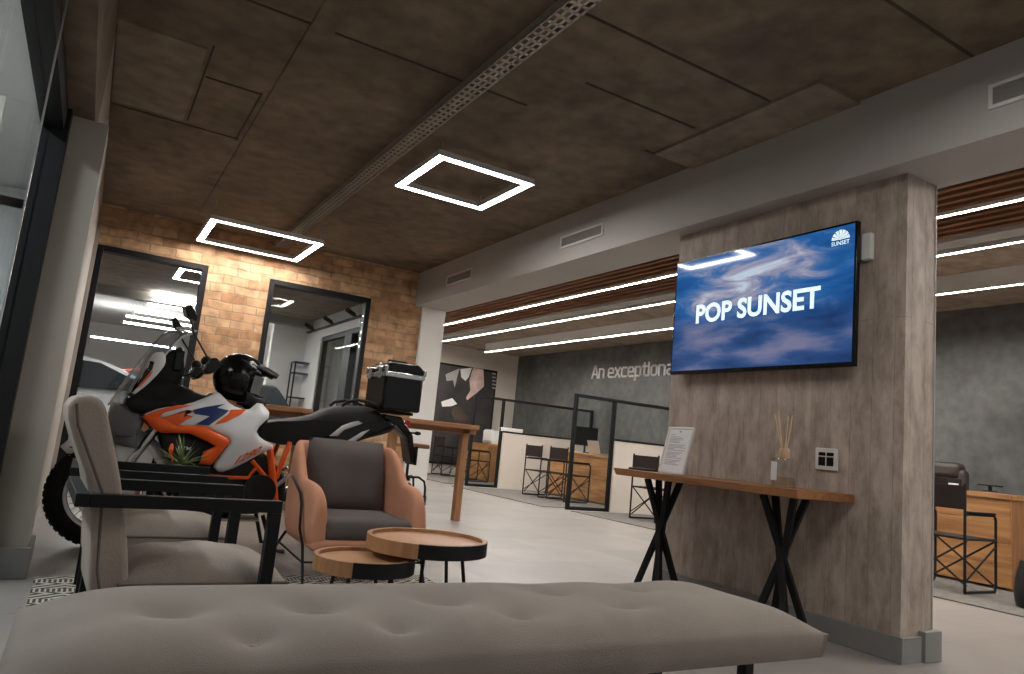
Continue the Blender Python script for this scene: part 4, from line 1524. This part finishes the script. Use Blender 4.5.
# wall socket plate
sa, sb = at(817, 448, 0, 3.64), at(838, 471, 0, 3.64)
sk = thing('socket_plate', 'white double socket plate with black modules on the screen wall', 'socket', (3.64, (sa.y + sb.y) / 2, (sa.z + sb.z) / 2))
hwid, hh = .072, .062
MB().box(-.012, 0, -hwid, hwid, -hh, hh).build('plate', M['plate'], sk, bevel=.008, seg=4)
for y in (-.026, .026):
    MB().box(-.015, -.010, y - .022, y + .022, -.038, .012).build('socket_insert', M['gloss'], sk, bevel=.002)
    MB().box(-.015, -.010, y - .022, y + .022, .018, .038).build('switch', M['gloss'], sk, bevel=.002)

# ------------------------------------------------------------------ high tables and stools along the brick wall


def bar_table(x0, x1, y0, y1, H, label, t_=.09):
    t = thing('bar_table', label, 'table', ((x0 + x1) / 2, (y0 + y1) / 2, 0), group='high wooden bar tables')
    o = t.location.copy()
    MB().box(x0, x1, y0, y1, H - t_ * .55, H).build('tabletop', M['bartop'], t, o, bevel=.006)
    ym = (y0 + y1) / 2
    MB().box(x0 + .06, x1 - .06, ym - .05, ym + .05, H - t_ * 1.15, H - t_ * .55).build('apron', M['bartop'], t, o)
    for x in (x0 + .02, x1 - .09):
        MB().box(x, x + .08, ym - .04, ym + .04, 0, H - t_ * .6).build('leg', M['barleg'], t, o, bevel=.005)
    for x in (x0 + .02, x1 - .09):
        MB().box(x, x + .08, y0 + .05, y1 - .05, H - t_ * 1.1, H - t_ * .55).build('cross_bearer', M['barleg'], t, o, bevel=.005)
    return t


bar_table(2.75, 3.70, 6.93, 7.43, 1.045, 'high wooden bar table by the white column, right of the motorcycle')
bar_table(.45, 1.95, 7.20, 7.70, 1.03, 'high wooden bar table behind the motorcycle tank and seat')


def bar_stool(x, y, label):
    t = thing('bar_stool', label, 'stool', (x, y, 0), group=None)
    MB().box(-.175, .175, -.17, .17, .735, .785).build('seat', M['bartop'], t, bevel=.018, seg=3)
    MB().tube([(0, 0, .36), (0, 0, .735)], .016, 12).build('screw_post', M['black'], t)
    MB().lathe([(.02, .36), (.045, .36), (.045, .42), (.02, .42)], 20, None, True).build('collar', M['black'], t)
    for k in range(4):
        a = pi / 4 + k * pi / 2
        pts = [(.03 * cos(a), .03 * sin(a), .40), (.15 * cos(a), .15 * sin(a), .41), (.22 * cos(a), .22 * sin(a), .37), (.24 * cos(a), .24 * sin(a), .30), (.255 * cos(a), .255 * sin(a), 0)]
        MB().tube(pts, .013, 10).build('leg', M['black'], t)
    MB().tube([(.245 * cos(2 * pi * k / 28), .245 * sin(2 * pi * k / 28), .19) for k in range(28)], .009, 8, True).build('foot_ring', M['black'], t)
    return t


bar_stool(3.25, 7.72, 'wooden seat industrial bar stool under the bar table by the white column')

# ------------------------------------------------------------------ offices behind the beam


def divider(y, x0, x1, H, HC, label):
    """glazed end bay, half wall with dark cap and a glazed rail above it, up to the slate wall"""
    t = thing('partition', label, 'partition', ((x0 + XS) / 2, y, 0))
    o = t.location.copy()
    s = .05
    f = MB()
    MB().box(x0, x0 + s, y - .03, y + .03, 0, H).build('post', M['frame'], t, o, bevel=.003)
    MB().box(x1, x1 + s, y - .03, y + .03, 0, H).build('post', M['frame'], t, o, bevel=.003)
    MB().box(XS - s - .02, XS - .02, y - .03, y + .03, HC, H).build('post', M['frame'], t, o, bevel=.003)
    MB().box(x0 + s, XS - .02, y - .025, y + .025, H - s, H).build('top_rail', M['frame'], t, o, bevel=.003)
    MB().box(x0 + s, x1, y - .025, y + .025, 0, .05).build('bottom_rail', M['frame'], t, o, bevel=.003)
    MB().box(x1 + s, XS, y - .06, y + .06, 0, HC - .03).build('half_wall', M['cream'], t, o)
    MB().box(x1 + s, XS, y - .07, y + .07, HC - .03, HC).build('wall_cap', M['frame'], t, o, bevel=.003)
    MB().box(x0 + s, x1, y - .005, y + .005, .05, H - s).build('glass_pane', M['screenglass'], t, o)
    MB().box(x1 + s, XS - .07, y - .005, y + .005, HC, H - s).build('glass_pane', M['screenglass'], t, o)
    return t


divider(9.02, 6.42, 7.17, 1.755, 1.13, 'nearer black framed glass partition with a cream half wall')
divider(12.75, 6.62, 7.28, 1.80, 1.14, 'farther black framed glass partition with a cream half wall, by the poster')

for nm, lab, b in (('carpet', 'grey carpet under the two director chairs behind the nearer partition', (6.15, 9.5, 9.25, 12.4)),
                   ('carpet', 'grey carpet strip under the director chair beyond the console table', (6.35, 9.5, 4.9, 8.8)),
                   ('carpet', 'grey carpet under the director chair and desk at the right edge', (6.10, 9.5, 2.70, 4.4)),
                   ('carpet', 'grey carpet at the far end of the offices in front of the poster wall', (6.3, 9.5, 13.0, 16.1))):
    c_ = MB().box(b[0], b[1], b[2], b[3], 0, .010).build(nm, M['mat'], None, ((b[0] + b[1]) / 2, (b[2] + b[3]) / 2, 0), smooth=False)
    tag(c_, lab, 'carpet', 'grey office carpets')


def director_chair(label):
    """faces +x; origin on the floor"""
    t = thing('director_chair', label, 'chair', group='folding director chairs')
    W, D = .52, .50
    MB().box(-D / 2 - .012, -D / 2 + .004, -W / 2 - .01, W / 2 + .01, .70, .90).build('backrest', M['canvas'], t, bevel=.004)
    MB().box(-D / 2 + .03, D / 2 - .02, -W / 2 + .02, W / 2 - .02, .445, .465).build('seat', M['canvas'], t, bevel=.006)
    for s in (-1, 1):
        y = s * W / 2
        f = MB()
        f.tube([(-D / 2, y, .02), (-D / 2, y, .92)], .012, 8)
        f.tube([(-D / 2, y, .665), (D / 2 - .04, y, .665), (D / 2 - .01, y, .65), (D / 2, y, .62), (D / 2, y, .05), (D / 2 - .02, y, .02), (-D / 2, y, .02)], .012, 8)
        f.tube([(-D / 2, y, .455), (D / 2, y, .455)], .012, 8)
        f.build('side_frame', M['black'], t)
        MB().box(-D / 2 + .05, D / 2 - .04, y - .025, y + .025, .672, .690).build('armrest', M['black'], t, bevel=.004)
    for x in (-D / 2 + .03, D / 2 - .03):
        for s in (-1, 1):
            MB().tube([(x, -s * W / 2, .07), (x, s * W / 2, .44)], .009, 8).build('cross_brace', M['black'], t)
    for s in (-1, 1):
        MB().tube([(-D / 2, s * W / 2, .10), (D / 2, s * W / 2, .40)], .008, 8).build('cross_brace', M['black'], t)
    return t


dproto = director_chair('folding brown canvas director chair behind the nearer partition, left of its pair')
used = False
for (px, py, x, lab) in ((534, 452, 7.02, None),
                         (559, 453, 7.10, 'folding brown canvas director chair seen partly through the nearer glass partition'),
                         (646, 460, 6.86, 'folding brown canvas director chair behind the left end of the console table'),
                         (934, 498, 6.53, 'folding brown canvas director chair at the pine desk on the right edge'),
                         (439, 440, 7.30, 'folding director chair below the poster, seen past the bar table'),
                         (466, 442, 7.25, 'folding director chair behind the farther glass partition')):
    p = at(px, py, 0, x)
    c_ = dproto if not used else copy_tree(dproto)
    used = True
    if lab:
        c_['label'] = lab
    yy = min(p.y, 15.6)
    c_.location = (x + .25, yy, .010)


def desk(x0, y0, y1, label, dx=1.5, th=.05, H=.855):
    """pine clad desk: plank front (faces -x), plank top"""
    t = thing('desk', label, 'desk', (x0 + .4, (y0 + y1) / 2, .010), group='knotty pine desks')
    o = t.location.copy()
    MB().box(x0 - .02, x0 + .78, y0 - .02, y1 + .02, H - th, H).build('desktop', M['desk'], t, o, bevel=.004)
    f = MB()
    n = 4
    for i in range(n):
        z0 = .03 + i * (H - th - .03) / n
        f.box(x0, x0 + .03, y0, y1 - .0, z0 + .003, z0 + (H - th - .03) / n)
    f.build('front_planks', M['desk'], t, o, bevel=.003)
    for y in (y0, y1 - .05):
        MB().box(x0 + .03, x0 + .70, y, y + .05, .01, H - th).build('side_panel', M['barleg'], t, o, bevel=.004)
    return t


desk(7.90, 9.75, 11.75, 'knotty pine desk behind the nearer glass partition')
desk(7.92, 14.35, 15.55, 'knotty pine desk behind the farther glass partition')
desk(7.42, 3.43, 5.3, 'knotty pine desk at the right edge of the view', H=.875)
# the return of the right-hand desk
# things on the desks
p = at(596, 446, 0, 8.25)
lp = thing('laptop', 'open silver laptop on the pine desk behind the nearer partition', 'laptop', (8.25, p.y, .855 + .010))
MB().box(-.02, .22, -.17, .17, 0, .018).build('keyboard_base', M['alu'], lp, bevel=.004)
MB().prism([(-.02, -.17, .016), (-.012, -.17, .016), (-.082, -.17, .24), (-.09, -.17, .24)], (0, .34, 0)).build('lid', M['alu'], lp, bevel=.003)
mo = at(588, 430, 0, 8.6)
mn = thing('monitor', 'black monitor on a stand seen edge on beside the silver laptop', 'monitor', (8.45, mo.y - .1, .865))
MB().box(-.1, .1, -.09, .09, 0, .015).build('base', M['satin'], mn, bevel=.004)
MB().tube([(.03, 0, .01), (.02, 0, .36)], .022, 10).build('stand_neck', M['satin'], mn)
MB().prism([(-.26, .05, .14), (-.26, .08, .14), (.26, -.06, .14), (.26, -.09, .14)], (0, 0, .36)).build('panel', M['gloss'], mn, bevel=.004)
cw = thing('phone_cable', 'white cable trailing over the front of the pine desk by the laptop', 'cable', (7.86, p.y + .25, .865))
MB().tube([(.2, -.1, .008), (.08, .02, .010), (-.0, .06, .012), (-.0, .08, .008), (.12, .2, .008), (.2, .3, .008)], .008, 6).build('cord', M['plate'], cw)
p = at(492, 431, 0, 8.2)
pr = thing('printer', 'white printer on the pine desk in front of the poster', 'printer', (8.25, p.y, .865))
MB().box(-.15, .25, -.24, .24, 0, .30).build('body', M['plate'], pr, bevel=.02, seg=3)
MB().box(-.21, -.15, -.17, .17, .05, .065).build('paper_tray', M['grey'], pr, bevel=.003)
MB().box(-.13, .2, -.2, .2, .30, .325).build('lid', M['grey'], pr, bevel=.006)
pb = at(512, 431, 1, 12.75)
bx_ = thing('paper_box', 'white flat box lying on the cap of the farther half wall', 'box', (pb.x, 12.75, 1.14))
MB().box(-.28, .22, -.065, .065, 0, .05).build('tray', M['plate'], bx_, bevel=.006)
MB().box(-.285, .225, -.069, .069, .05, .075).build('lid', M['page'], bx_, bevel=.006)

# executive chair behind the right-hand desk
p = at(940, 478, 0, 8.75)
ec = thing('office_chair', 'dark brown leather office chair behind the pine desk at right', 'chair', (8.75, p.y, .010))
MB().box(-.06, .10, -.30, .30, .50, 1.10).build('backrest', M['leather'], ec, bevel=.06, seg=4)
MB().box(-.10, .12, -.25, .25, .98, 1.17).build('headrest', M['leather'], ec, bevel=.06, seg=4)
MB().box(-.50, .02, -.27, .27, .42, .54).build('seat', M['leather'], ec, bevel=.05, seg=4)
for s in (-1, 1):
    MB().tube([(-.05, s * .31, .50), (-.05, s * .33, .70), (-.38, s * .33, .70), (-.40, s * .31, .50)], .022, 10).build('armrest', M['satin'], ec)
MB().tube([(-.22, 0, .08), (-.22, 0, .43)], .03, 12).build('gas_lift', M['satin'], ec)
for k in range(5):
    a = 2 * pi * k / 5
    lg = MB().bar((-.22, 0, .10), (-.22 + .30 * cos(a), .30 * sin(a), .07), .045, .03).build('base_leg', M['satin'], ec)
    MB().ball((-.22 + .30 * cos(a), .30 * sin(a), .03), .03, .03, .03, 12, 8).build('caster', M['satin'], lg)
p = at(990, 489, 0, 7.9)
wc = thing('desk_phone', 'small black phone stand on the right-hand pine desk', 'phone', (7.9, p.y, .885))
MB().box(-.05, .05, -.05, .05, 0, .010).build('base', M['satin'], wc, bevel=.003)
MB().tube([(0, 0, .01), (0, 0, .055)], .018, 10).build('neck', M['satin'], wc)
MB().box(-.04, .04, -.105, .105, .053, .068).build('cradle', M['satin'], wc, bevel=.005)
p = at(936, 488, 0, 7.75)
bk_ = thing('document_tray', 'black tray with papers on the right-hand pine desk', 'tray', (7.78, p.y, .885))
MB().box(-.12, .14, -.17, .17, 0, .012).box(-.12, -.11, -.17, .17, .012, .10).box(.13, .14, -.17, .17, .012, .10).box(-.11, .13, .16, .17, .012, .10).build('tray', M['satin'], bk_, bevel=.003)
MB().box(-.10, .12, -.15, .15, .013, .05).build('papers', M['page'], bk_, smooth=False)
p = at(1034, 585, 2, .2)
bag = thing('bag', 'dark bag on the floor at the right edge beside the pine desk', 'bag', (p.x + .10, p.y - .05, .010))
rows = []
for i in range(9):
    z = .36 * i / 8
    rr = 1 - .25 * (i / 8) ** 2 - .12 * (1 - i / 8) ** 4
    rows.append([Vector((.17 * rr * cos(2 * pi * k / 24), .24 * rr * sin(2 * pi * k / 24), z)) for k in range(24)])
m_ = MB().grid(rows, True)
m_.add(rows[0], [tuple(range(24))]).add(rows[-1], [tuple(range(24))])
m_.build('body', M['satin'], bag)
MB().tube([(0, -.1, .35), (0, -.08, .47), (0, .08, .47), (0, .1, .35)], .010, 8).build('handle', M['satin'], bag)

# sign lettering on the slate wall, drawn as square strokes
GL = {
    'A': [[(0, 0), (.30, 1.38), (.42, 1.38), (.72, 0)], [(.12, .42), (.60, .42)]],
    'n': [[(0, 0), (0, 1)], [(0, .98), (.42, .98), (.58, .82), (.58, 0)]],
    'e': [[(.56, .02), (.14, .02), (0, .16), (0, .84), (.14, .98), (.44, .98), (.58, .84), (.58, .48), (0, .48)]],
    'x': [[(0, 0), (.58, 1)], [(0, 1), (.58, 0)]],
    'c': [[(.54, .02), (.14, .02), (0, .16), (0, .84), (.14, .98), (.54, .98)]],
    'p': [[(0, -.40), (0, 1)], [(0, .98), (.44, .98), (.58, .84), (.58, .16), (.44, .02), (0, .02)]],
    't': [[(.14, 1.32), (.14, .16), (.26, .02), (.40, .02)], [(-.02, .98), (.38, .98)]],
    'i': [[(.05, 0), (.05, 1)], [(.05, 1.18), (.05, 1.34)]],
    'o': [[(.14, .02), (0, .16), (0, .84), (.14, .98), (.44, .98), (.58, .84), (.58, .16), (.44, .02), (.14, .02)]],
    'a': [[(.04, .98), (.44, .98), (.58, .84), (.58, .02), (.14, .02), (0, .14), (0, .42), (.12, .54), (.58, .54)]],
    'l': [[(.05, 1.38), (.05, .14), (.17, .02)]],
}
ADV = dict(A=.92, n=.86, e=.84, x=.82, c=.78, p=.86, t=.58, i=.34, o=.86, a=.86, l=.3)
ADV[' '] = .36
word = 'An exceptional'
pa, pb_ = at(592.5, 379, 0, XS), at(668, 375.5, 0, XS)
tot = sum(ADV[c] for c in 'An exception') + .05
sc = (pa.y - pb_.y) / tot
cursor = 0
zb_ = (at(597, 378, 0, XS).z + at(668, 374.5, 0, XS).z) / 2
zs_ = .72
for c in word:
    if c == ' ':
        cursor += ADV[' ']
        continue
    m_ = MB()
    for stroke in GL[c]:
        for (x0, y0), (x1, y1) in zip(stroke[:-1], stroke[1:]):
            y0, y1 = y0 * zs_, y1 * zs_
            d = Vector((x1 - x0, y1 - y0))
            d.normalize()
            k = .065
            m_.bar((XS - .012, pa.y - (cursor + x0 - d.x * k) * sc, zb_ + (y0 - d.y * k) * sc), (XS - .012, pa.y - (cursor + x1 + d.x * k) * sc, zb_ + (y1 + d.y * k) * sc), .022, .135 * sc, (0, d.y, d.x))
    me_ = m_.build('sign_letter', M['sign'], None, (XS - .012, pa.y - cursor * sc, zb_), smooth=False)
    n0 = {'A': 'capital', }.get(c, '')
    idx = len([o for o in bpy.data.objects if o.name.startswith('sign_letter')])
    ordn = ['first', 'second', 'third', 'fourth', 'fifth', 'sixth', 'seventh', 'eighth', 'ninth', 'tenth', 'eleventh', 'twelfth', 'thirteenth'][idx - 1]
    tag(me_, 'white raised letter %s, %s letter of the sign on the slate wall' % (c, ordn), 'letter', 'sign letters')
    cursor += ADV[c]

# poster on the far wall: a dark rider picture made of printed shapes
q0, q1 = at(438, 362, 1, YF), at(497, 371, 1, YF)
zt_, zb2 = (q0.z + q1.z) / 2, .25
ps = thing('wall_poster', 'tall dark printed poster of a rider on the far cream wall', 'poster', ((q0.x + q1.x) / 2, YF, zb2))
po_ = ps.location.copy()
MB().box(q0.x, q1.x, YF - .03, YF, zb2, zt_).build('backing_frame', M['frame'], ps, po_, bevel=.004)
MB().box(q0.x + .05, q1.x - .05, YF - .034, YF - .03, zb2 + .05, zt_ - .05).build('print', M['poster'], ps, po_, smooth=False)


def pshape(name, pts, mat, k):
    P = []
    for (u, v) in pts:
        q = at(430 + u * .1647, 355 + v * .1484, 1, YF - .034 - k)
        P.append((q.x, q.y, q.z))
    MB().prism(P, (0, .002, 0)).build(name, M[mat], ps, po_, smooth=False)


pshape('printed_shape', [(95, 130), (180, 90), (165, 150), (150, 220), (140, 170), (100, 175)], 'grey', .004)
pshape('printed_shape', [(185, 95), (255, 85), (235, 150), (215, 175), (190, 150)], 'page', .004)
pshape('printed_shape', [(262, 85), (325, 98), (328, 210), (290, 250), (225, 305), (220, 285), (245, 240), (240, 170)], 'skin', .004)
pshape('printed_shape', [(68, 315), (135, 290), (165, 330), (130, 345), (75, 348)], 'page', .004)
pshape('printed_shape', [(140, 350), (180, 345), (235, 420), (225, 445), (150, 440), (130, 390)], 'brownprint', .004)
for k in range(5):
    pshape('printed_mark', [(378, 120 + k * 24), (400, 124 + k * 24), (400, 134 + k * 24), (378, 130 + k * 24)], 'grey', .004)

# ------------------------------------------------------------------ showroom behind the brick wall
YG = 13.35
S('ceiling_showroom', 'ceil_office', (-6, 3.9, 8.92, YG, 2.8, 2.9))
S('ceiling_hall', 'white', (-6, 3.9, YG, 29, 3.7, 3.8))
S('trim_hall_beam', 'beam', (-6, 3.9, YG, YG + .25, 2.66, 3.8))
S('wall_hall_end', 'white', (-6, 3.9, 29, 29.2, 0, 3.8))
S('wall_hall_left', 'bluewall', (-6.1, -6, 4, 29, 0, 3.8))
cw_ = at(309, 323, 0, 3.4)
S('wall_showroom_end', 'white', (at(276, 315, 1, cw_.y).x, cw_.x + .3, cw_.y, cw_.y + .2, 0, 2.8))
# white side wall with a glazed door
gx = cw_.x
ya_, yb_ = at(371, 330, 0, gx).y, at(321, 340, 0, gx).y
S('wall_showroom_side', 'white', (gx, gx + .2, yb_, cw_.y, 0, 2.8), (gx, gx + .2, 8.92, yb_, 2.44, 2.8))
d1 = S('door_1', 'black', (gx + .02, gx + .10, yb_ - .10, yb_, 0, 2.44), (gx + .02, gx + .10, 8.95, yb_ - .1, 2.36, 2.44), (gx + .02, gx + .10, 8.95, yb_ - .1, 0, .08), (gx + .0, gx + .12, at(350, 350, 0, gx).y, at(343, 350, 0, gx).y, .08, 2.36))
MB().box(gx + .055, gx + .065, 8.95, yb_ - .1, .08, 2.37).build('pane', M['glass'], d1)
S('wall_showroom_far_side', 'white', (3.82, 3.92, 9.1, 29, 0, 3.8))
tk = thing('track_light', 'black spotlight track on the white wall seen through the right window', 'light', (gx - .03, (8.95 + cw_.y) / 2, at(335, 325, 0, gx).z))
to_ = tk.location.copy()
ztk = tk.location.z
MB().box(gx - .05, gx, 9.0, cw_.y - .1, ztk - .01, ztk + .015).build('track', M['black'], tk, to_)
for y in (10.7, 11.9, 13.1):
    MB().tube([(gx - .03, y, ztk), (gx - .12, y - .02, ztk + .04)], .02, 10).tube([(gx - .08, y, ztk + .03), (gx - .22, y - .06, ztk + .08)], .035, 12).build('spotlight', M['black'], tk, to_)
rkx = at(289, 400, 1, cw_.y - .35)
sr = thing('display_rack', 'black open metal rack against the white wall beyond the right window', 'rack', (rkx.x + .25, cw_.y - .3, 0))
for x in (-.25, .25):
    for y in (-.15, .15):
        MB().box(x - .012, x + .012, y - .012, y + .012, 0, 2.0).build('post', M['black'], sr)
for z in (.3, .85, 1.35, 1.80, 2.0):
    MB().box(-.262, .262, -.162, .162, z - .02, z).build('shelf', M['black'], sr)


def bar_light(x, y, L, label, ry=0):
    t = thing('hall_light', label, 'light', (x, y, 2.70), group='white bar lights of the showroom hall')
    MB().box(-L / 2 + .01, L / 2 - .01, -.08, .08, 0, .028).build('diffuser', M['show'], t, smooth=False)
    for x in (-L / 2, L / 2 - .01):
        MB().box(x, x + .01, -.085, .085, -.004, .032).build('end_cap', M['plate'], t, smooth=False)
    for x in (-L / 2 + .15, L / 2 - .15):
        MB().tube([(x, 0, .028), (x, 0, 1.0)], .004, 6).build('suspension_cord', M['alu'], t)


for i, (px, py, L, lab) in enumerate(((186, 303, 1.0, 'topmost white bar light in the hall seen through the left window'),
                                      (180, 310, 1.1, 'white bar light second from top in the left window'),
                                      (176, 318, 1.5, 'white bar light behind the motorcycle mirror in the left window'),
                                      (168, 323, 1.6, 'white bar light just under the mirror in the left window'),
                                      (172, 330, 2.0, 'white bar light above the windscreen in the left window'),
                                      (134, 343, 2.2, 'lowest white bar light left of the windscreen in the left window'))):
    p = at(px, py, 2, 2.70)
    bar_light(p.x, p.y, L, lab)
# LED frame of the showroom, seen at the top of the left window
p = at(176, 272, 2, 2.70)
led = led_frame((p.x, p.y - .45, 2.68), .9, .9, 'square LED frame light seen through the left window')
p = at(268, 297, 2, 2.70)
led2 = led_frame((p.x - .75, p.y, 2.68), .8, .8, 'square LED frame light cut by the left edge of the right window')


def car(loc, rz, label, paint, kz=1.0):
    t = thing('car', label, 'car', loc, rz)
    t.scale = (1, 1, kz)
    L, Wd = 4.1, 1.72
    prof = [(-2.05, .35), (-2.02, .62), (-1.85, .80), (-1.0, .93), (-.35, 1.36), (.1, 1.45), (.9, 1.43), (1.55, 1.20), (1.95, .98), (2.05, .70), (2.03, .35)]
    P = chaikin(prof, 2)
    rows = []
    for k in range(9):
        q = -1 + 2 * k / 8
        row = []
        for x, z in P:
            tum = 1 - .20 * max(0, z - .9) / .55
            row.append(Vector((x * (1 - .05 * abs(q) ** 4), q * Wd / 2 * tum, z)))
        rows.append(row)
    m = MB().grid(rows, True)
    m.add(rows[0], [tuple(range(len(P)))]).add(rows[-1], [tuple(range(len(P)))])
    m.build('body', paint, t, ang=40)
    win = [(-.88, .96), (-.32, 1.31), (.12, 1.39), (.85, 1.37), (1.42, 1.17), (1.5, 1.0), (.2, .96)]
    for s in (-1, 1):
        tum = lambda z: s * (Wd / 2 * (1 - .20 * max(0, z - .9) / .55) + .006)
        MB().prism([(x, tum(z), z) for x, z in win], (0, -s * .012, 0)).build('side_window', M['carglass'], t)
        MB().ball((-.75, s * 1.0, .98), .08, .10, .065, 12, 8).build('mirror', M['gloss'], t)
    MB().prism([(-1.02, -.66, .955), (-1.02, .66, .955), (-.40, .60, 1.345), (-.40, -.60, 1.345)], (-.03, 0, .012)).build('windscreen', M['carglass'], t)
    MB().prism([(1.60, -.62, 1.20), (1.60, .62, 1.20), (1.97, .66, 1.0), (1.97, -.66, 1.0)], (.03, 0, .02)).build('rear_window', M['carglass'], t)
    for x in (-1.28, 1.28):
        for s in (-1, 1):
            Mw = Matrix.Translation((x, s * .80, .31)) @ Matrix.Rotation(pi / 2, 4, 'X')
            wh = MB().lathe([(0, -.09), (.22, -.1), (.30, -.09), (.31, -.05), (.31, .05), (.30, .09), (.22, .1), (0, .09)], 32, Mw).build('wheel', M['rubber'], t)
            MB().lathe([(0, -.105), (.2, -.105), (.2, .105), (0, .105)], 24, Mw).build('wheel_disc', M['alu'], wh)
    for s in (-1, 1):
        MB().ball((-1.94, s * .58, .72), .10, .20, .08, 12, 8).build('headlamp', M['chrome'], t)
        MB().ball((1.98, s * .62, .82), .06, .18, .10, 12, 8).build('tail_lamp', M['red'], t)
    return t


car((-.80, 14.9, 0), RD(4), 'white car parked in the showroom behind the motorcycle windscreen', M['carwhite'], 1.15)
car((1.6, 19.5, 0), RD(182), 'red car farther back in the showroom beyond the left window', M['red'], 1.25)
car((1.78, 11.6, 0), RD(92), 'dark car nose on by the white wall beyond the right window', M['carglass'], 1.0)

# ------------------------------------------------------------------ the glazed space on the left, seen through the door glass
S('ceiling_lobby', 'bluewall', (-6, -.42, -2.5, 8.9, 3.0, 3.1))
S('wall_lobby_end', 'bluewall', (-6, -.30, 8.92, 9.0, 0, 3.1))
p = at(12, 60, 1, 6.2)
mu = thing('mullion', 'thin white upright glimpsed through the glass at the upper left corner', 'mullion', (p.x, 6.2, 0))
MB().box(-.02, .02, -.03, .03, 0, 3.0).build('upright', M['white'], mu, bevel=.004)
lb = thing('added_lobby_light', 'unseen bar light added to brighten the glazed space behind the left glass wall', 'light', (-1.7, 4.5, 2.94))
MB().box(-.06, .06, -2.2, 2.2, .012, .05).build('housing', M['plate'], lb, smooth=False)
MB().box(-.055, .055, -2.19, 2.19, 0, .012).build('diffuser', M['lobby'], lb, smooth=False)
